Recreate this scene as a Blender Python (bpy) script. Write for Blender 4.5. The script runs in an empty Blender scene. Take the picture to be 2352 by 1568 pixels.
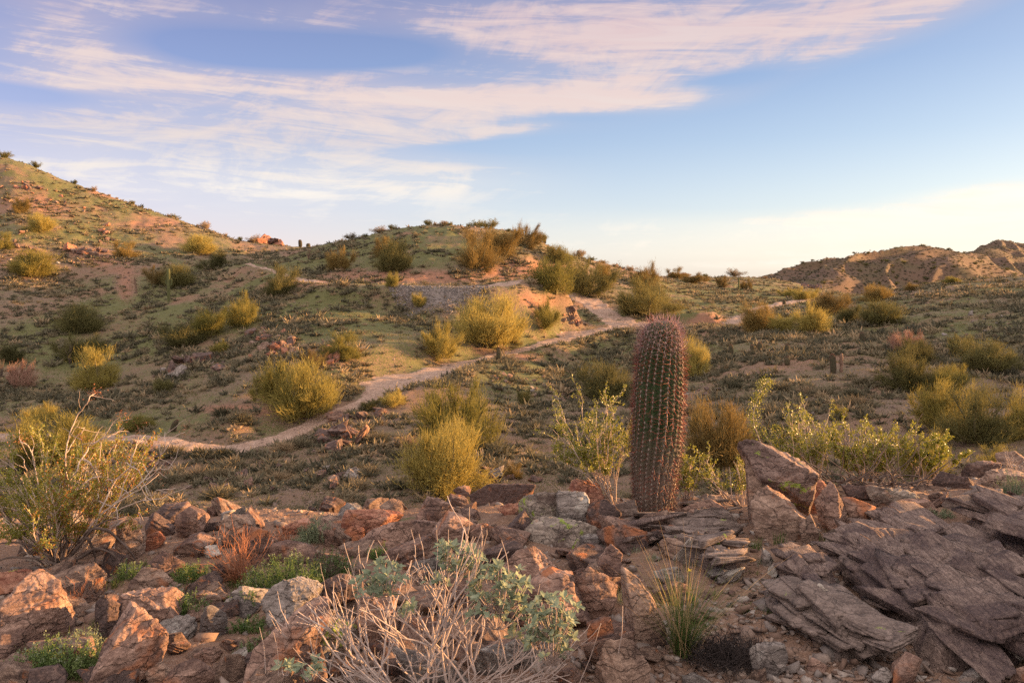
import bpy, math, random
import numpy as np
from mathutils import Vector, Matrix

F = 1846.0; CX = 1176.0; HV = 650.0      # lens of the photograph in its own pixels (2352 wide), horizon row
SUN_AZ = math.radians(74.0); SUN_EL = math.radians(8.0)   # azimuth to the right of the view direction
SCN = bpy.context.scene
COL = SCN.collection
rnd = random.Random(7)
RNG = np.random.default_rng(7)

# ------------------------------------------------------------------ helpers
def pt(u, v, Y):
    return np.array([(u-CX)/F*Y, Y, (HV-v)/F*Y])

def mesh_from(name, V, faces, mats=(), smooth=False, mat_idx=None):
    """V Nx3, faces: int array MxK or list of such arrays"""
    V = np.asarray(V, dtype=np.float32)
    if isinstance(faces, np.ndarray): faces = [faces]
    faces = [np.asarray(f, dtype=np.int32) for f in faces if len(f)]
    me = bpy.data.meshes.new(name)
    me.vertices.add(len(V)); me.vertices.foreach_set('co', V.ravel())
    nl = sum(f.size for f in faces); nf = sum(len(f) for f in faces)
    me.loops.add(nl); me.polygons.add(nf)
    me.loops.foreach_set('vertex_index', np.concatenate([f.ravel() for f in faces]))
    st = np.concatenate([np.full(len(f), f.shape[1], dtype=np.int32) for f in faces])
    ls = np.concatenate([[0], np.cumsum(st)[:-1]]).astype(np.int32)
    me.polygons.foreach_set('loop_start', ls)
    if mat_idx is not None: me.polygons.foreach_set('material_index', np.asarray(mat_idx, dtype=np.int32))
    if smooth: me.polygons.foreach_set('use_smooth', np.ones(nf, dtype=bool))
    for m in mats: me.materials.append(m)
    me.update(calc_edges=True)
    return me

def obj(name, me, parent=None, loc=None):
    o = bpy.data.objects.new(name, me); COL.objects.link(o)
    if parent is not None: o.parent = parent
    if loc is not None: o.location = [float(c) for c in loc]
    return o

def tag(o, label=None, cat=None, group=None, kind=None):
    if label: o['label'] = label
    if cat: o['category'] = cat
    if group: o['group'] = group
    if kind: o['kind'] = kind
    return o

def empty(name, loc=(0,0,0), rot=(0,0,0), s=1.0):
    o = bpy.data.objects.new(name, None); COL.objects.link(o)
    o.location = [float(c) for c in loc]; o.rotation_euler = rot
    o.scale = (s,s,s) if not hasattr(s,'__len__') else s
    o.empty_display_size = 0.1
    return o

def copy_tree(src, kids):
    r = src.copy(); COL.objects.link(r)
    for k in kids:
        c = k.copy(); COL.objects.link(c); c.parent = r
        c.matrix_parent_inverse = Matrix.Identity(4)
    return r

# ------------------------------------------------------------------ numpy noise
def _hash(ix, iy, iz, seed):
    h = (ix.astype(np.uint32)*np.uint32(374761393) + iy.astype(np.uint32)*np.uint32(668265263)
         + iz.astype(np.uint32)*np.uint32(2147483647) + np.uint32((seed*974634777) & 0xffffffff))
    h = (h ^ (h >> np.uint32(13)))*np.uint32(1274126177)
    h = (h ^ (h >> np.uint32(15)))*np.uint32(2246822519)
    h = h ^ (h >> np.uint32(16))
    return h.astype(np.float64)/4294967295.0*2-1

def vnoise(x, y, z=None, seed=0):
    x = np.asarray(x, float); y = np.asarray(y, float)
    z = np.zeros_like(x) if z is None else np.asarray(z, float)
    xi = np.floor(x); yi = np.floor(y); zi = np.floor(z)
    fx = x-xi; fy = y-yi; fz = z-zi
    fx = fx*fx*fx*(fx*(fx*6-15)+10); fy = fy*fy*fy*(fy*(fy*6-15)+10); fz = fz*fz*fz*(fz*(fz*6-15)+10)
    xi = xi.astype(np.int64); yi = yi.astype(np.int64); zi = zi.astype(np.int64)
    def c(a, b, d): return _hash(xi+a, yi+b, zi+d, seed)
    r = 0
    x00 = c(0,0,0)*(1-fx)+c(1,0,0)*fx; x10 = c(0,1,0)*(1-fx)+c(1,1,0)*fx
    x01 = c(0,0,1)*(1-fx)+c(1,0,1)*fx; x11 = c(0,1,1)*(1-fx)+c(1,1,1)*fx
    return (x00*(1-fy)+x10*fy)*(1-fz)+(x01*(1-fy)+x11*fy)*fz

def fbm(x, y, z=None, oct=4, seed=0, gain=0.5, lac=2.03, ridged=False):
    s = 0; a = 1.0; t = 0
    x = np.asarray(x, float); y = np.asarray(y, float)
    z = None if z is None else np.asarray(z, float)
    for i in range(oct):
        n = vnoise(x, y, z, seed+i*17)
        if ridged: n = 1-2*np.abs(n)
        s = s+a*n; t += a; a *= gain
        x = x*lac+11.3; y = y*lac-7.7
        if z is not None: z = z*lac+3.1
    return s/t

def sstep(a, b, x):
    t = np.clip((x-a)/(b-a), 0, 1); return t*t*(3-2*t)

# ------------------------------------------------------------------ terrain: z as a function of (column u, depth Y)
YN = np.array([0.4,1.5,3,4.2,5.5,7,9,13,20,28,38,50,65,82,102,125,150,200,280,400,550,900,2500])
def vz(v, Y): return (HV-v)/F*Y
FG = {  # near ground heights in metres below the eye for depths 0.4 .. 20
 -1200: [-1.5,-1.5,-1.55,-1.62,-1.75,-2.1,-3.1,-5.0,-7.2],
 0:   [-1.5,-1.5,-1.55,-1.60,-1.70,-2.10,-3.2,-5.1,-7.3],
 600: [-1.5,-1.5,-1.52,-1.56,-1.66,-2.05,-3.2,-5.1,-7.3],
 1176:[-1.5,-1.5,-1.48,-1.50,-1.57,-1.98,-3.1,-5.0,-7.2],
 1600:[-1.45,-1.45,-1.45,-1.46,-1.53,-1.88,-2.9,-4.8,-6.7],
 2000:[-1.42,-1.42,-1.42,-1.43,-1.46,-1.76,-2.7,-4.5,-6.0],
 2352:[-1.40,-1.38,-1.38,-1.36,-1.38,-1.60,-2.4,-4.0,-5.4],
 2700:[-1.35,-1.28,-1.18,-1.08,-1.10,-1.45,-2.2,-3.7,-5.0],
 3300:[-1.3,-1.10,-0.85,-0.62,-0.80,-1.3,-2.1,-3.5,-4.6],
 4400:[-1.2,-0.85,-0.35,-0.35,-0.90,-1.4,-2.1,-3.1,-4.0],
 5600:[-1.1,-0.60,-0.20,-0.6,-1.1,-1.5,-2.0,-2.7,-3.4],
}
FV = {  # rows of the photograph for depths 28 .. 150 (None: filled from z list)
 -1200:[1190,1080,985,860,740,610,480,330],
 0:   [1190,1080,985,860,740,610,480,366],
 200: [1190,1080,980,860,752,640,530,436],
 400: [1190,1078,955,832,727,640,566,502],
 600: [1188,1066,915,790,700,632,590,560],
 800: [1182,1050,915,775,692,607,553,575],
 1000:[1175,1045,910,800,724,588,517,560],
 1200:[1168,1040,940,840,738,622,541,575],
 1400:[1150,1040,950,880,800,700,640,609],
 1600:[1125,1010,915,835,765,716,682,657],
 1800:[1100,975,875,800,752,716,692,672],
 2000:[1080,955,860,795,738,700,681,685],
 2200:[1065,952,850,768,710,668,651,665],
 2352:[1050,945,838,752,698,658,638,650],
}
FZ = { # beyond the right edge of the frame, heights for depths 28 .. 150
 2700:[-5.2,-4.7,-3.6,-1.4,1.2,2.0,2.6,1.0],
 3300:[-4.8,-4.0,-2.0,1.8,5.2,6.0,5.0,2.5],
 4400:[-4.2,-1.8,3.2,7.2,7.0,4.8,2.4,0.6],
 5600:[-3.4,2.8,6.5,7.5,6.2,3.8,1.6,0.0],
}
FARV = { # rows for depths 200,280,400,550
 -1200:[640,660,660,660],
 0:[640,660,660,660], 400:[660,670,670,670], 1000:[660,670,670,670], 1300:[655,665,665,665],
 1400:[642,665,665,665],1500:[640,665,665,660],1600:[638,668,665,660],1700:[639,672,662,655],1760:[641,684,632,650],
 1800:[646,690,612,650],1850:[655,694,598,640],1900:[666,697,592,640],1980:[685,700,589,640],2050:[690,702,581,630],
 2110:[690,702,574,630],2180:[690,702,581,610],2225:[690,702,590,592],2260:[690,702,604,574],2300:[690,702,618,562],
 2345:[690,702,625,571],2400:[690,702,630,588],2600:[680,690,625,600],3300:[670,680,640,640],5600:[660,660,660,660],
}
def pchip(xk, yk, x):
    xk = np.asarray(xk, float); yk = np.asarray(yk, float)     # yk: (n, ...)
    h = np.diff(xk); sh = (-1,)+(1,)*(yk.ndim-1)
    d = np.diff(yk, axis=0)/h.reshape(sh)
    m = np.zeros_like(yk); m[0] = d[0]; m[-1] = d[-1]
    w1 = (2*h[1:]+h[:-1]).reshape(sh); w2 = (h[1:]+2*h[:-1]).reshape(sh)
    same = (d[1:]*d[:-1]) > 0
    with np.errstate(divide='ignore', invalid='ignore'):
        mm = (w1+w2)/(w1/d[:-1]+w2/d[1:])
    m[1:-1] = np.where(same, mm, 0)
    i = np.clip(np.searchsorted(xk, x, side='right')-1, 0, len(xk)-2)
    t = ((x-xk[i])/h[i]).reshape(sh); hh = h[i].reshape(sh)
    return ((1+2*t)*(1-t)**2)*yk[i]+t*(1-t)**2*hh*m[i]+t*t*(3-2*t)*yk[i+1]+t*t*(t-1)*hh*m[i+1]

UF = np.arange(-1200, 5601, 10.0)
def _rows(tab):
    k = sorted(tab); return pchip(k, np.array([tab[i] for i in k], float), UF)
_fg = _rows(FG)
_fv = dict()
for k, l in FV.items(): _fv[k] = [vz(v, Y) for v, Y in zip(l, YN[9:17])]
_fv.update(FZ)
_mid = _rows(_fv)
_far = _rows({k: [vz(v, Y) for v, Y in zip(l, YN[17:21])] for k, l in FARV.items()})
_end = np.tile(np.array([[-6.0, -8.0]]), (len(UF), 1))
ZN = np.concatenate([_fg, _mid, _far, _end], axis=1)           # columns x nodes
LF = np.linspace(math.log(YN[0]), math.log(YN[-1]), 2400)
ZT = pchip(np.log(YN), ZN.T, LF)                                # depth x column
def zbase(u, Y):
    u = np.clip(u, UF[0], UF[-1]-1e-3); l = np.clip(np.log(np.maximum(Y, .4)), LF[0], LF[-1]-1e-6)
    a = (u-UF[0])/10.0; b = (l-LF[0])/(LF[1]-LF[0])
    i = a.astype(int); j = b.astype(int); fa = a-i; fb = b-j
    j = np.minimum(j, len(LF)-2); i = np.minimum(i, len(UF)-2)
    return (ZT[j,i]*(1-fa)+ZT[j,i+1]*fa)*(1-fb)+(ZT[j+1,i]*(1-fa)+ZT[j+1,i+1]*fa)*fb

AMAX = math.radians(67.3)
def uY(x, y):
    """world point -> (column, depth); wraps round smoothly behind the camera"""
    a = np.arctan2(x, y); r = np.hypot(x, y)
    aa = np.clip(a, -AMAX, AMAX)
    Y = np.where(np.abs(a) < AMAX, y, r*math.cos(AMAX))
    return CX+F*np.tan(aa), Y, a

def seg_dist(x, y, P):
    """distance to a polyline P (n x k) and the values (columns 2..) interpolated at the nearest point"""
    best = np.full(x.shape, 1e9); val = np.zeros(x.shape+(P.shape[1]-2,))
    for a, b in zip(P[:-1], P[1:]):
        d = b[:2]-a[:2]; L = max((d**2).sum(), 1e-9)
        t = np.clip(((x-a[0])*d[0]+(y-a[1])*d[1])/L, 0, 1)
        q = np.hypot(x-a[0]-t*d[0], y-a[1]-t*d[1])
        m = q < best
        best = np.where(m, q, best)
        val[m] = (a[2:]+(b[2:]-a[2:])*t[m][:,None])
    return best, val

def dense(P, n=6):
    P = np.asarray(P, float); k = np.arange(len(P), dtype=float)
    return pchip(k, P, np.linspace(0, len(P)-1, (len(P)-1)*n+1))

# trails: (u, v, depth, half width)
_T1 = [(-160,1000,46,.8),(0,1004,45.5,.8),(100,1003,45,.8),(200,1004,44.5,.8),(330,1010,43.5,.8),(440,1030,42,.8),(520,1033,41.8,.8),(600,1018,43,.8),
       (660,998,45,.75),(720,972,47.2,.7),(790,940,50,.7),(850,915,52.5,.8),(885,893,55,1.5),(930,872,58,2.1),(1000,852,61.5,1.4),
       (1080,832,66,1.0),(1160,812,70.5,.9),(1230,795,75.5,.85),(1290,780,80.5,.95),(1335,766,85,1.5),(1385,758,88,1.1),(1460,752,91,1.0),(1540,745,94,1.0),
       (1620,753,93,1.3),(1690,757,92,2.2),(1712,735,98,1.5),(1745,712,108,1.2),(1800,697,118,1.0),(1850,688,126,.9)]
_T2 = [(1430,752,90,1.2),(1418,735,94,1.6),(1385,715,98,1.6),(1350,695,102,1.7),(1325,682,105,1.4),(1300,668,108,1.0)]
_BN = [(560,604,106,.6),(620,620,99,.7),(680,640,92,1.0),(740,650,88,1.5),(800,653,86,2.0),(900,657,84.5,2.2),(1000,658,84,2.6),(1060,659,84,2.8),(1120,659,84,2.4),
       (1180,648,87,1.6),(1240,638,90,1.0)]
def _pl(T): 
    T = dense(T); Y = T[:,2]
    return np.stack([(T[:,0]-CX)/F*Y, Y, (HV-T[:,1])/F*Y, T[:,3]*1.12], axis=1)
TR1, TR2, BEN = _pl(_T1), _pl(_T2), _pl(_BN)

def carve(x, y, z, P, reach):
    near = (x > P[:,0].min()-9) & (x < P[:,0].max()+9) & (y > P[:,1].min()-9) & (y < P[:,1].max()+9)
    if near.any():
        d, v = seg_dist(x[near], y[near], P)
        w = 1-sstep(v[:,1], v[:,1]+reach, d)
        z[near] = z[near]*(1-w)+v[:,0]*w
    return z

def height(x, y, fine=True):
    shp = np.shape(x)
    x = np.atleast_1d(np.asarray(x, float)).ravel(); y = np.atleast_1d(np.asarray(y, float)).ravel()
    u, Y, a = uY(x, y)
    z = zbase(u, Y)
    bk = sstep(math.radians(100), math.radians(150), np.abs(a))
    r = np.hypot(x, y)
    z = z*(1-bk)+(-1.5-np.minimum(r*.03, 6))*bk
    # medium relief: gullies and hummocks that fade out near the camera
    m = sstep(9, 34, Y); big = sstep(40, 110, Y)
    n1 = fbm(x/7.0, y/9.0, oct=3, seed=3); n2 = fbm(x/21+5, y/26, oct=2, seed=9)
    z = z+m*(0.42*n1+0.5*big*n2)*np.where(Y > 230, 0.6, 1)
    far = sstep(255, 330, Y)*(1-sstep(700, 900, Y))
    if far.any():
        k = far > 0
        q = x[k]*.55+y[k]*.85; p = x[k]*.85-y[k]*.55
        g = fbm(p/38+.6*fbm(x[k]/60,y[k]/60,oct=2,seed=31), q/150, oct=4, seed=21, ridged=True)
        z[k] += far[k]*(8.5*g-4.2)
    # the old mine road, its tip of waste rock and the trails
    z = carve(x, y, z, BEN, 4.2)
    dd = np.hypot((x-(1015-CX)/F*84)*1.35, y-84.4)
    mound = vz(658,84)-0.64*np.maximum(dd-3.5-.5*fbm(x/1.5,y/1.5,oct=3,seed=98), 0)
    nearm = dd < 9
    z[nearm] = np.where(y[nearm] < 85, np.maximum(z[nearm], mound[nearm]), z[nearm])
    z = carve(x, y, z, TR1, 2.4); z = carve(x, y, z, TR2, 4.5)
    if fine:
        s = sstep(8, 30, Y)
        z = z+s*(.10+.13*sstep(60,105,Y)*(1-sstep(150,220,Y)))*fbm(x/1.3, y/1.3, oct=3, seed=5)+(1-s)*(0.07*fbm(x/.9, y/.9, oct=3, seed=6)+0.022*fbm(x/.14, y/.14, oct=3, seed=8))
    return z.reshape(shp)

_YS = np.exp(np.linspace(math.log(1.5), math.log(640), 1600))
def hit(u, v, ymin=1.5, ymax=640):
    """the first point of the ground seen through pixel (u, v), from depth ymin outwards"""
    Y = _YS[(_YS >= ymin) & (_YS <= ymax)]
    x = (u-CX)/F*Y; z = height(x, Y)
    vv = HV-z/Y*F
    k = np.nonzero(vv <= v)[0]
    i = k[0] if len(k) else int(np.argmin(vv))
    return np.array([x[i], Y[i], z[i]])
# ------------------------------------------------------------------ materials
class NT:
    def __init__(s, tree): s.t = tree; s.n = tree.nodes; s.l = tree.links
    def node(s, typ, **kw):
        n = s.n.new(typ)
        for k, v in kw.items():
            if k.startswith('i_'): n.inputs[k[2:]].default_value = v
            else: setattr(n, k, v)
        return n
    def link(s, a, b): s.l.new(a, b)
    def val(s, x, inp):
        if isinstance(x, (int, float)): inp.default_value = x
        else: s.link(x, inp)
    def math(s, op, a, b=0.0, c=0.0, clamp=False):
        n = s.n.new('ShaderNodeMath'); n.operation = op; n.use_clamp = clamp
        for i, q in enumerate((a, b, c)): s.val(q, n.inputs[i])
        return n.outputs[0]
    def ramp(s, fac, stops, interp='LINEAR'):
        n = s.n.new('ShaderNodeValToRGB'); cr = n.color_ramp; cr.interpolation = interp
        while len(cr.elements) < len(stops): cr.elements.new(0.5)
        for e, (p, c) in zip(cr.elements, stops):
            e.position = p; e.color = (c, c, c, 1) if isinstance(c, (int, float)) else tuple(c)+((1,) if len(c) == 3 else ())
        s.link(fac, n.inputs[0]); return n.outputs[0]
    def mix(s, fac, a, b, mode='MIX'):
        n = s.n.new('ShaderNodeMix'); n.data_type = 'RGBA'; n.blend_type = mode
        s.val(fac, n.inputs[0])
        for q, i in ((a, 6), (b, 7)):
            if isinstance(q, (tuple, list)): n.inputs[i].default_value = tuple(q)+((1,) if len(q) == 3 else ())
            else: s.link(q, n.inputs[i])
        return n.outputs[2]
    def noise(s, vec, scale, detail=4, rough=.55, dist=0.0, out=0):
        n = s.n.new('ShaderNodeTexNoise'); n.inputs['Scale'].default_value = scale
        n.inputs['Detail'].default_value = detail; n.inputs['Roughness'].default_value = rough; n.inputs['Distortion'].default_value = dist
        s.link(vec, n.inputs['Vector']); return n.outputs[out]
    def mapping(s, vec, scale=(1,1,1), rot=(0,0,0), loc=(0,0,0)):
        n = s.n.new('ShaderNodeMapping'); s.link(vec, n.inputs[0])
        n.inputs['Scale'].default_value = scale; n.inputs['Rotation'].default_value = rot; n.inputs['Location'].default_value = loc
        return n.outputs[0]

def new_mat(name):
    m = bpy.data.materials.new(name); m.use_nodes = True
    m.node_tree.nodes.clear(); t = NT(m.node_tree)
    out = t.node('ShaderNodeOutputMaterial'); b = t.node('ShaderNodeBsdfPrincipled')
    b.inputs['Roughness'].default_value = 0.9
    b.inputs['Specular IOR Level'].default_value = 0.25
    t.link(b.outputs[0], out.inputs[0])
    return m, t, b, out

def bump(t, b, h, strength, dist):
    n = t.node('ShaderNodeBump', i_Strength=strength, i_Distance=dist)
    t.link(h, n.inputs['Height']); t.link(n.outputs[0], b.inputs['Normal']); return n

def rock_mat(name, base, dark, light, varnish=.5, lichen=0.0, orange=0.0, scale=1.0, strata=(1,1,4), white=0.0, bs=1.0, crack=.5, rot=(.35,.5,.2)):
    m, t, b, out = new_mat(name)
    tc = t.node('ShaderNodeTexCoord'); ob = tc.outputs['Object']
    oi = t.node('ShaderNodeObjectInfo')
    off = t.node('ShaderNodeVectorMath', operation='MULTIPLY_ADD')
    t.link(oi.outputs['Random'], off.inputs[0]); off.inputs[1].default_value = (37, 17, 53)
    t.link(ob, off.inputs[2]); P = off.outputs[0]
    S = t.mapping(P, scale=tuple(scale*q for q in strata), rot=rot)
    big = t.noise(P, 3.2*scale, 5, .6, .3)
    med = t.noise(S, 7*scale, 5, .62, .4)
    spk = t.noise(P, 85*scale, 2, .6)
    c = t.mix(t.ramp(med, [(.40,0),(.62,1)]), tuple(q*.72 for q in base), light)
    c = t.mix(t.ramp(t.noise(P, 45*scale, 3, .65), [(.42,0),(.62,.6)]), c, tuple(q*.55 for q in base))
    c = t.mix(t.math('MULTIPLY', t.ramp(spk, [(.50,0),(.66,1)]), .5), c, light)
    # desert varnish lies in big ragged patches
    vr = t.ramp(big, [(.62-.26*varnish,0),(.70-.22*varnish,1)])
    c = t.mix(t.math('MULTIPLY', vr, .85), c, t.mix(t.ramp(t.noise(P, 60*scale, 3, .7), [(.5,0),(.68,1)]), dark, base))
    if orange > 0:
        og = t.ramp(t.noise(P, 4.1*scale, 4, .6, .6), [(.60-.15*orange,0),(.70-.12*orange,1)])
        c = t.mix(t.math('MULTIPLY', og, .8), c, (.36,.13,.05))
    if lichen > 0:
        lg = t.ramp(t.noise(t.mapping(P, loc=(4,9,2)), 6.5*scale, 5, .65, .8), [(.66-.1*lichen,0),(.69-.1*lichen,1)])
        fl = t.ramp(t.noise(P, 50*scale, 2), [(.4,0),(.5,1)])
        c = t.mix(t.math('MULTIPLY', lg, fl), c, (.24,.30,.05))
    if white > 0:
        c = t.mix(t.ramp(t.noise(t.mapping(P, loc=(1,3,7)), 5*scale, 4, .6, .5), [(.6-.2*white,0),(.68-.15*white,.8)]), c, (.50,.46,.40))
    crk = t.node('ShaderNodeTexVoronoi', feature='DISTANCE_TO_EDGE'); crk.inputs['Scale'].default_value = 4.0*scale
    wv = t.node('ShaderNodeVectorMath', operation='MULTIPLY_ADD'); t.link(t.noise(P, 6*scale, 4, .6, 0, 1), wv.inputs[0])
    wv.inputs[1].default_value = (.35/scale,)*3; t.link(S, wv.inputs[2]); t.link(wv.outputs[0], crk.inputs['Vector'])
    ck = t.ramp(crk.outputs['Distance'], [(0,1),(.025,0)])
    c = t.mix(t.math('MULTIPLY', ck, crack), c, (.03,.022,.018))
    t.link(c, b.inputs['Base Color'])
    h = t.math('ADD', t.math('MULTIPLY', t.noise(S, 22*scale, 6, .7), .9), t.math('MULTIPLY', spk, .35))
    h = t.math('SUBTRACT', h, t.math('MULTIPLY', ck, crack))
    bump(t, b, h, .85*bs, .022/scale)
    return m

M = {}
M['rock_tan']  = rock_mat('rock_tan', (.235,.15,.11), (.085,.054,.044), (.39,.27,.20), varnish=.45, orange=.1)
M['rock_pink'] = rock_mat('rock_pink', (.235,.14,.105), (.085,.052,.044), (.40,.26,.195), varnish=.5, orange=.15)
M['rock_dark'] = rock_mat('rock_dark', (.18,.115,.093), (.06,.042,.039), (.28,.19,.15), varnish=.9, orange=.2)
M['rock_cap'] = rock_mat('rock_cap', (.215,.145,.118), (.08,.052,.045), (.37,.26,.21), varnish=.6, lichen=.45)
M['rock_grey'] = rock_mat('rock_grey', (.215,.18,.155), (.095,.078,.072), (.34,.29,.255), varnish=.4, white=.15)
M['rock_lichen'] = rock_mat('rock_lichen', (.225,.18,.145), (.10,.066,.055), (.38,.31,.25), varnish=.4, lichen=.9, orange=.2)
M['rock_red'] = rock_mat('rock_red', (.33,.125,.08), (.13,.06,.05), (.45,.24,.16), varnish=.35, lichen=.3, orange=.5)
M['rock_pale'] = rock_mat('rock_pale', (.42,.35,.28), (.20,.15,.12), (.58,.51,.44), varnish=.1, white=.5)
M['rock_slab'] = rock_mat('rock_slab', (.195,.132,.108), (.078,.052,.050), (.33,.24,.195), varnish=.6, strata=(5,.7,2.5), scale=1.4, bs=1.3, crack=.3, rot=(0,0,.15))
M['rock_layer'] = rock_mat('rock_layer', (.16,.118,.098), (.068,.05,.046), (.27,.205,.17), varnish=.35, strata=(1,1,6), lichen=.2, bs=1.1, crack=.25)

def simple_mat(name, stops, nscale=6, trans=0.0, rough=.85, rand=.5, detail=2, tint=None, spec=.2):
    """colour varies by object and by noise through a ramp"""
    m, t, b, out = new_mat(name)
    tc = t.node('ShaderNodeTexCoord'); oi = t.node('ShaderNodeObjectInfo')
    nz = t.noise(tc.outputs['Object'], nscale, detail, .6)
    k = t.math('ADD', t.math('MULTIPLY', nz, 1-rand), t.math('MULTIPLY', oi.outputs['Random'], rand), clamp=True)
    k = t.math('MULTIPLY_ADD', k, 1.6, -.3, clamp=True)
    c = t.ramp(k, [(i/(len(stops)-1), s) for i, s in enumerate(stops)])
    t.link(c, b.inputs['Base Color']); b.inputs['Roughness'].default_value = rough
    b.inputs['Specular IOR Level'].default_value = spec
    if trans > 0:
        tr = t.node('ShaderNodeBsdfTranslucent'); t.link(c, tr.inputs[0])
        mx = t.node('ShaderNodeMixShader'); mx.inputs[0].default_value = trans
        t.link(b.outputs[0], mx.inputs[1]); t.link(tr.outputs[0], mx.inputs[2]); t.link(mx.outputs[0], out.inputs[0])
    return m

M['palo_twig'] = simple_mat('palo_twig', [(.17,.155,.04),(.27,.225,.06),(.40,.32,.09)], trans=.35, rand=.6, nscale=1.5)
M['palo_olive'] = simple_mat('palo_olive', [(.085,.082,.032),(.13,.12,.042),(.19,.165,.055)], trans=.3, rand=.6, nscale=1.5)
M['palo_rust'] = simple_mat('palo_rust', [(.14,.10,.04),(.20,.14,.045),(.27,.19,.06)], trans=.3, rand=.5, nscale=1.5)
M['palo_bark'] = simple_mat('palo_bark', [(.13,.12,.06),(.20,.17,.09)], nscale=5)
M['dead_twig'] = simple_mat('dead_twig', [(.30,.17,.12),(.38,.24,.18)], trans=.15, rand=.4)
M['bursage'] = simple_mat('bursage', [(.075,.07,.04),(.125,.11,.065),(.19,.155,.095)], trans=.15, rand=.9)
M['bursage_tan'] = simple_mat('bursage_tan', [(.16,.125,.075),(.25,.18,.11),(.30,.22,.13)], trans=.2, rand=.9)
M['creosote_leaf'] = simple_mat('creosote_leaf', [(.12,.14,.018),(.22,.22,.028),(.34,.31,.045)], trans=.35, rand=.0, nscale=30, rough=.45, spec=.5)
M['creosote_rust'] = simple_mat('creosote_rust', [(.30,.13,.03),(.36,.17,.05)], trans=.25, rand=0, nscale=30)
M['pale_stem'] = simple_mat('pale_stem', [(.34,.25,.19),(.46,.36,.29),(.60,.49,.42)], rand=0, nscale=14, detail=4)
M['dark_stem'] = simple_mat('dark_stem', [(.055,.042,.034),(.11,.08,.065),(.17,.125,.10)], rand=0, nscale=14, detail=4)
M['pink_stem'] = simple_mat('pink_stem', [(.27,.205,.17),(.39,.31,.265),(.53,.44,.38)], rand=0, nscale=20, detail=4)
M['rust_stem'] = simple_mat('rust_stem', [(.25,.10,.05),(.34,.15,.08)], rand=0, nscale=20)
M['silver_leaf'] = simple_mat('silver_leaf', [(.11,.145,.085),(.19,.225,.14),(.33,.345,.23)], trans=.2, rand=0, nscale=22, rough=.7)
M['herb_leaf'] = simple_mat('herb_leaf', [(.06,.115,.03),(.105,.165,.045),(.18,.22,.08)], trans=.3, rand=.3, nscale=14)
M['herb_grey'] = simple_mat('herb_grey', [(.13,.17,.10),(.20,.24,.14),(.30,.32,.19)], trans=.25, rand=.3, nscale=14)
M['grass_green'] = simple_mat('grass_green', [(.05,.085,.02),(.09,.125,.03),(.16,.18,.05)], trans=.3, rand=.3, nscale=10)
M['grass_dry'] = simple_mat('grass_dry', [(.34,.24,.12),(.46,.34,.19)], trans=.25, rand=.3, nscale=10)
M['black_twig'] = simple_mat('black_twig', [(.028,.022,.020),(.055,.042,.038)], rand=.2, nscale=10)
M['cactus_flesh_far'] = simple_mat('cactus_flesh_far', [(.06,.055,.032),(.09,.08,.045)], rand=.5, nscale=4)
M['saguaro_flesh'] = simple_mat('saguaro_flesh', [(.075,.085,.035),(.12,.125,.05)], rand=.3, nscale=4)
M['spine_far'] = simple_mat('spine_far', [(.13,.06,.045),(.22,.11,.085)], rand=.5, nscale=4)
M['dead_cactus'] = simple_mat('dead_cactus', [(.12,.075,.05),(.22,.14,.10)], rand=.3, nscale=8, detail=4)
M['flower'] = simple_mat('flower', [(.65,.55,.06),(.75,.65,.10)], rand=0)

# ground: soil, gravel flecks, green flush of annual grass; masks come with the mesh
def ground_mat():
    m, t, b, out = new_mat('ground_soil')
    tc = t.node('ShaderNodeTexCoord'); P = tc.outputs['Object']
    at = t.node('ShaderNodeAttribute', attribute_name='mask'); sep = t.node('ShaderNodeSeparateColor'); t.link(at.outputs['Color'], sep.inputs[0])
    R, G, B = sep.outputs[0], sep.outputs[1], sep.outputs[2]
    n1 = t.noise(P, 1.1, 6, .65); n2 = t.noise(P, .22, 4, .6); n3 = t.noise(P, 9, 4, .65); n4 = t.noise(P, 42, 3, .6)
    soil = t.mix(n1, (.135,.09,.058), (.215,.14,.09))
    soil = t.mix(t.ramp(n3, [(.45,0),(.62,.7)]), soil, (.085,.064,.048))
    soil = t.mix(t.ramp(n4, [(.56,0),(.66,.6)]), soil, (.36,.29,.23))
    red = t.mix(n1, (.22,.105,.062), (.30,.155,.095))
    c = t.mix(B, soil, red)
    grey = t.mix(t.ramp(n3, [(.4,0),(.6,1)]), (.15,.13,.12), (.25,.215,.195))
    c = t.mix(t.math('MULTIPLY', R, .8), c, grey)
    gk = t.math('ADD', t.math('MULTIPLY', G, 1.25), t.math('MULTIPLY_ADD', n3, 2.2, -1.17))
    gk = t.math('ADD', gk, t.math('MULTIPLY_ADD', n1, .9, -.45))
    gf = t.ramp(gk, [(.38,0),(.72,.9)])
    green = t.mix(t.noise(P, 3.0, 4, .6), (.065,.074,.024), (.14,.14,.045))
    c = t.mix(gf, c, green)
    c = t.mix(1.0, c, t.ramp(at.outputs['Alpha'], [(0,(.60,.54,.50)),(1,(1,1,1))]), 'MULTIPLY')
    t.link(c, b.inputs['Base Color'])
    h = t.math('ADD', t.math('MULTIPLY', n3, .6), t.math('MULTIPLY', n4, .4))
    bump(t, b, h, .8, .12)
    return m
M['ground'] = ground_mat()
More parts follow.
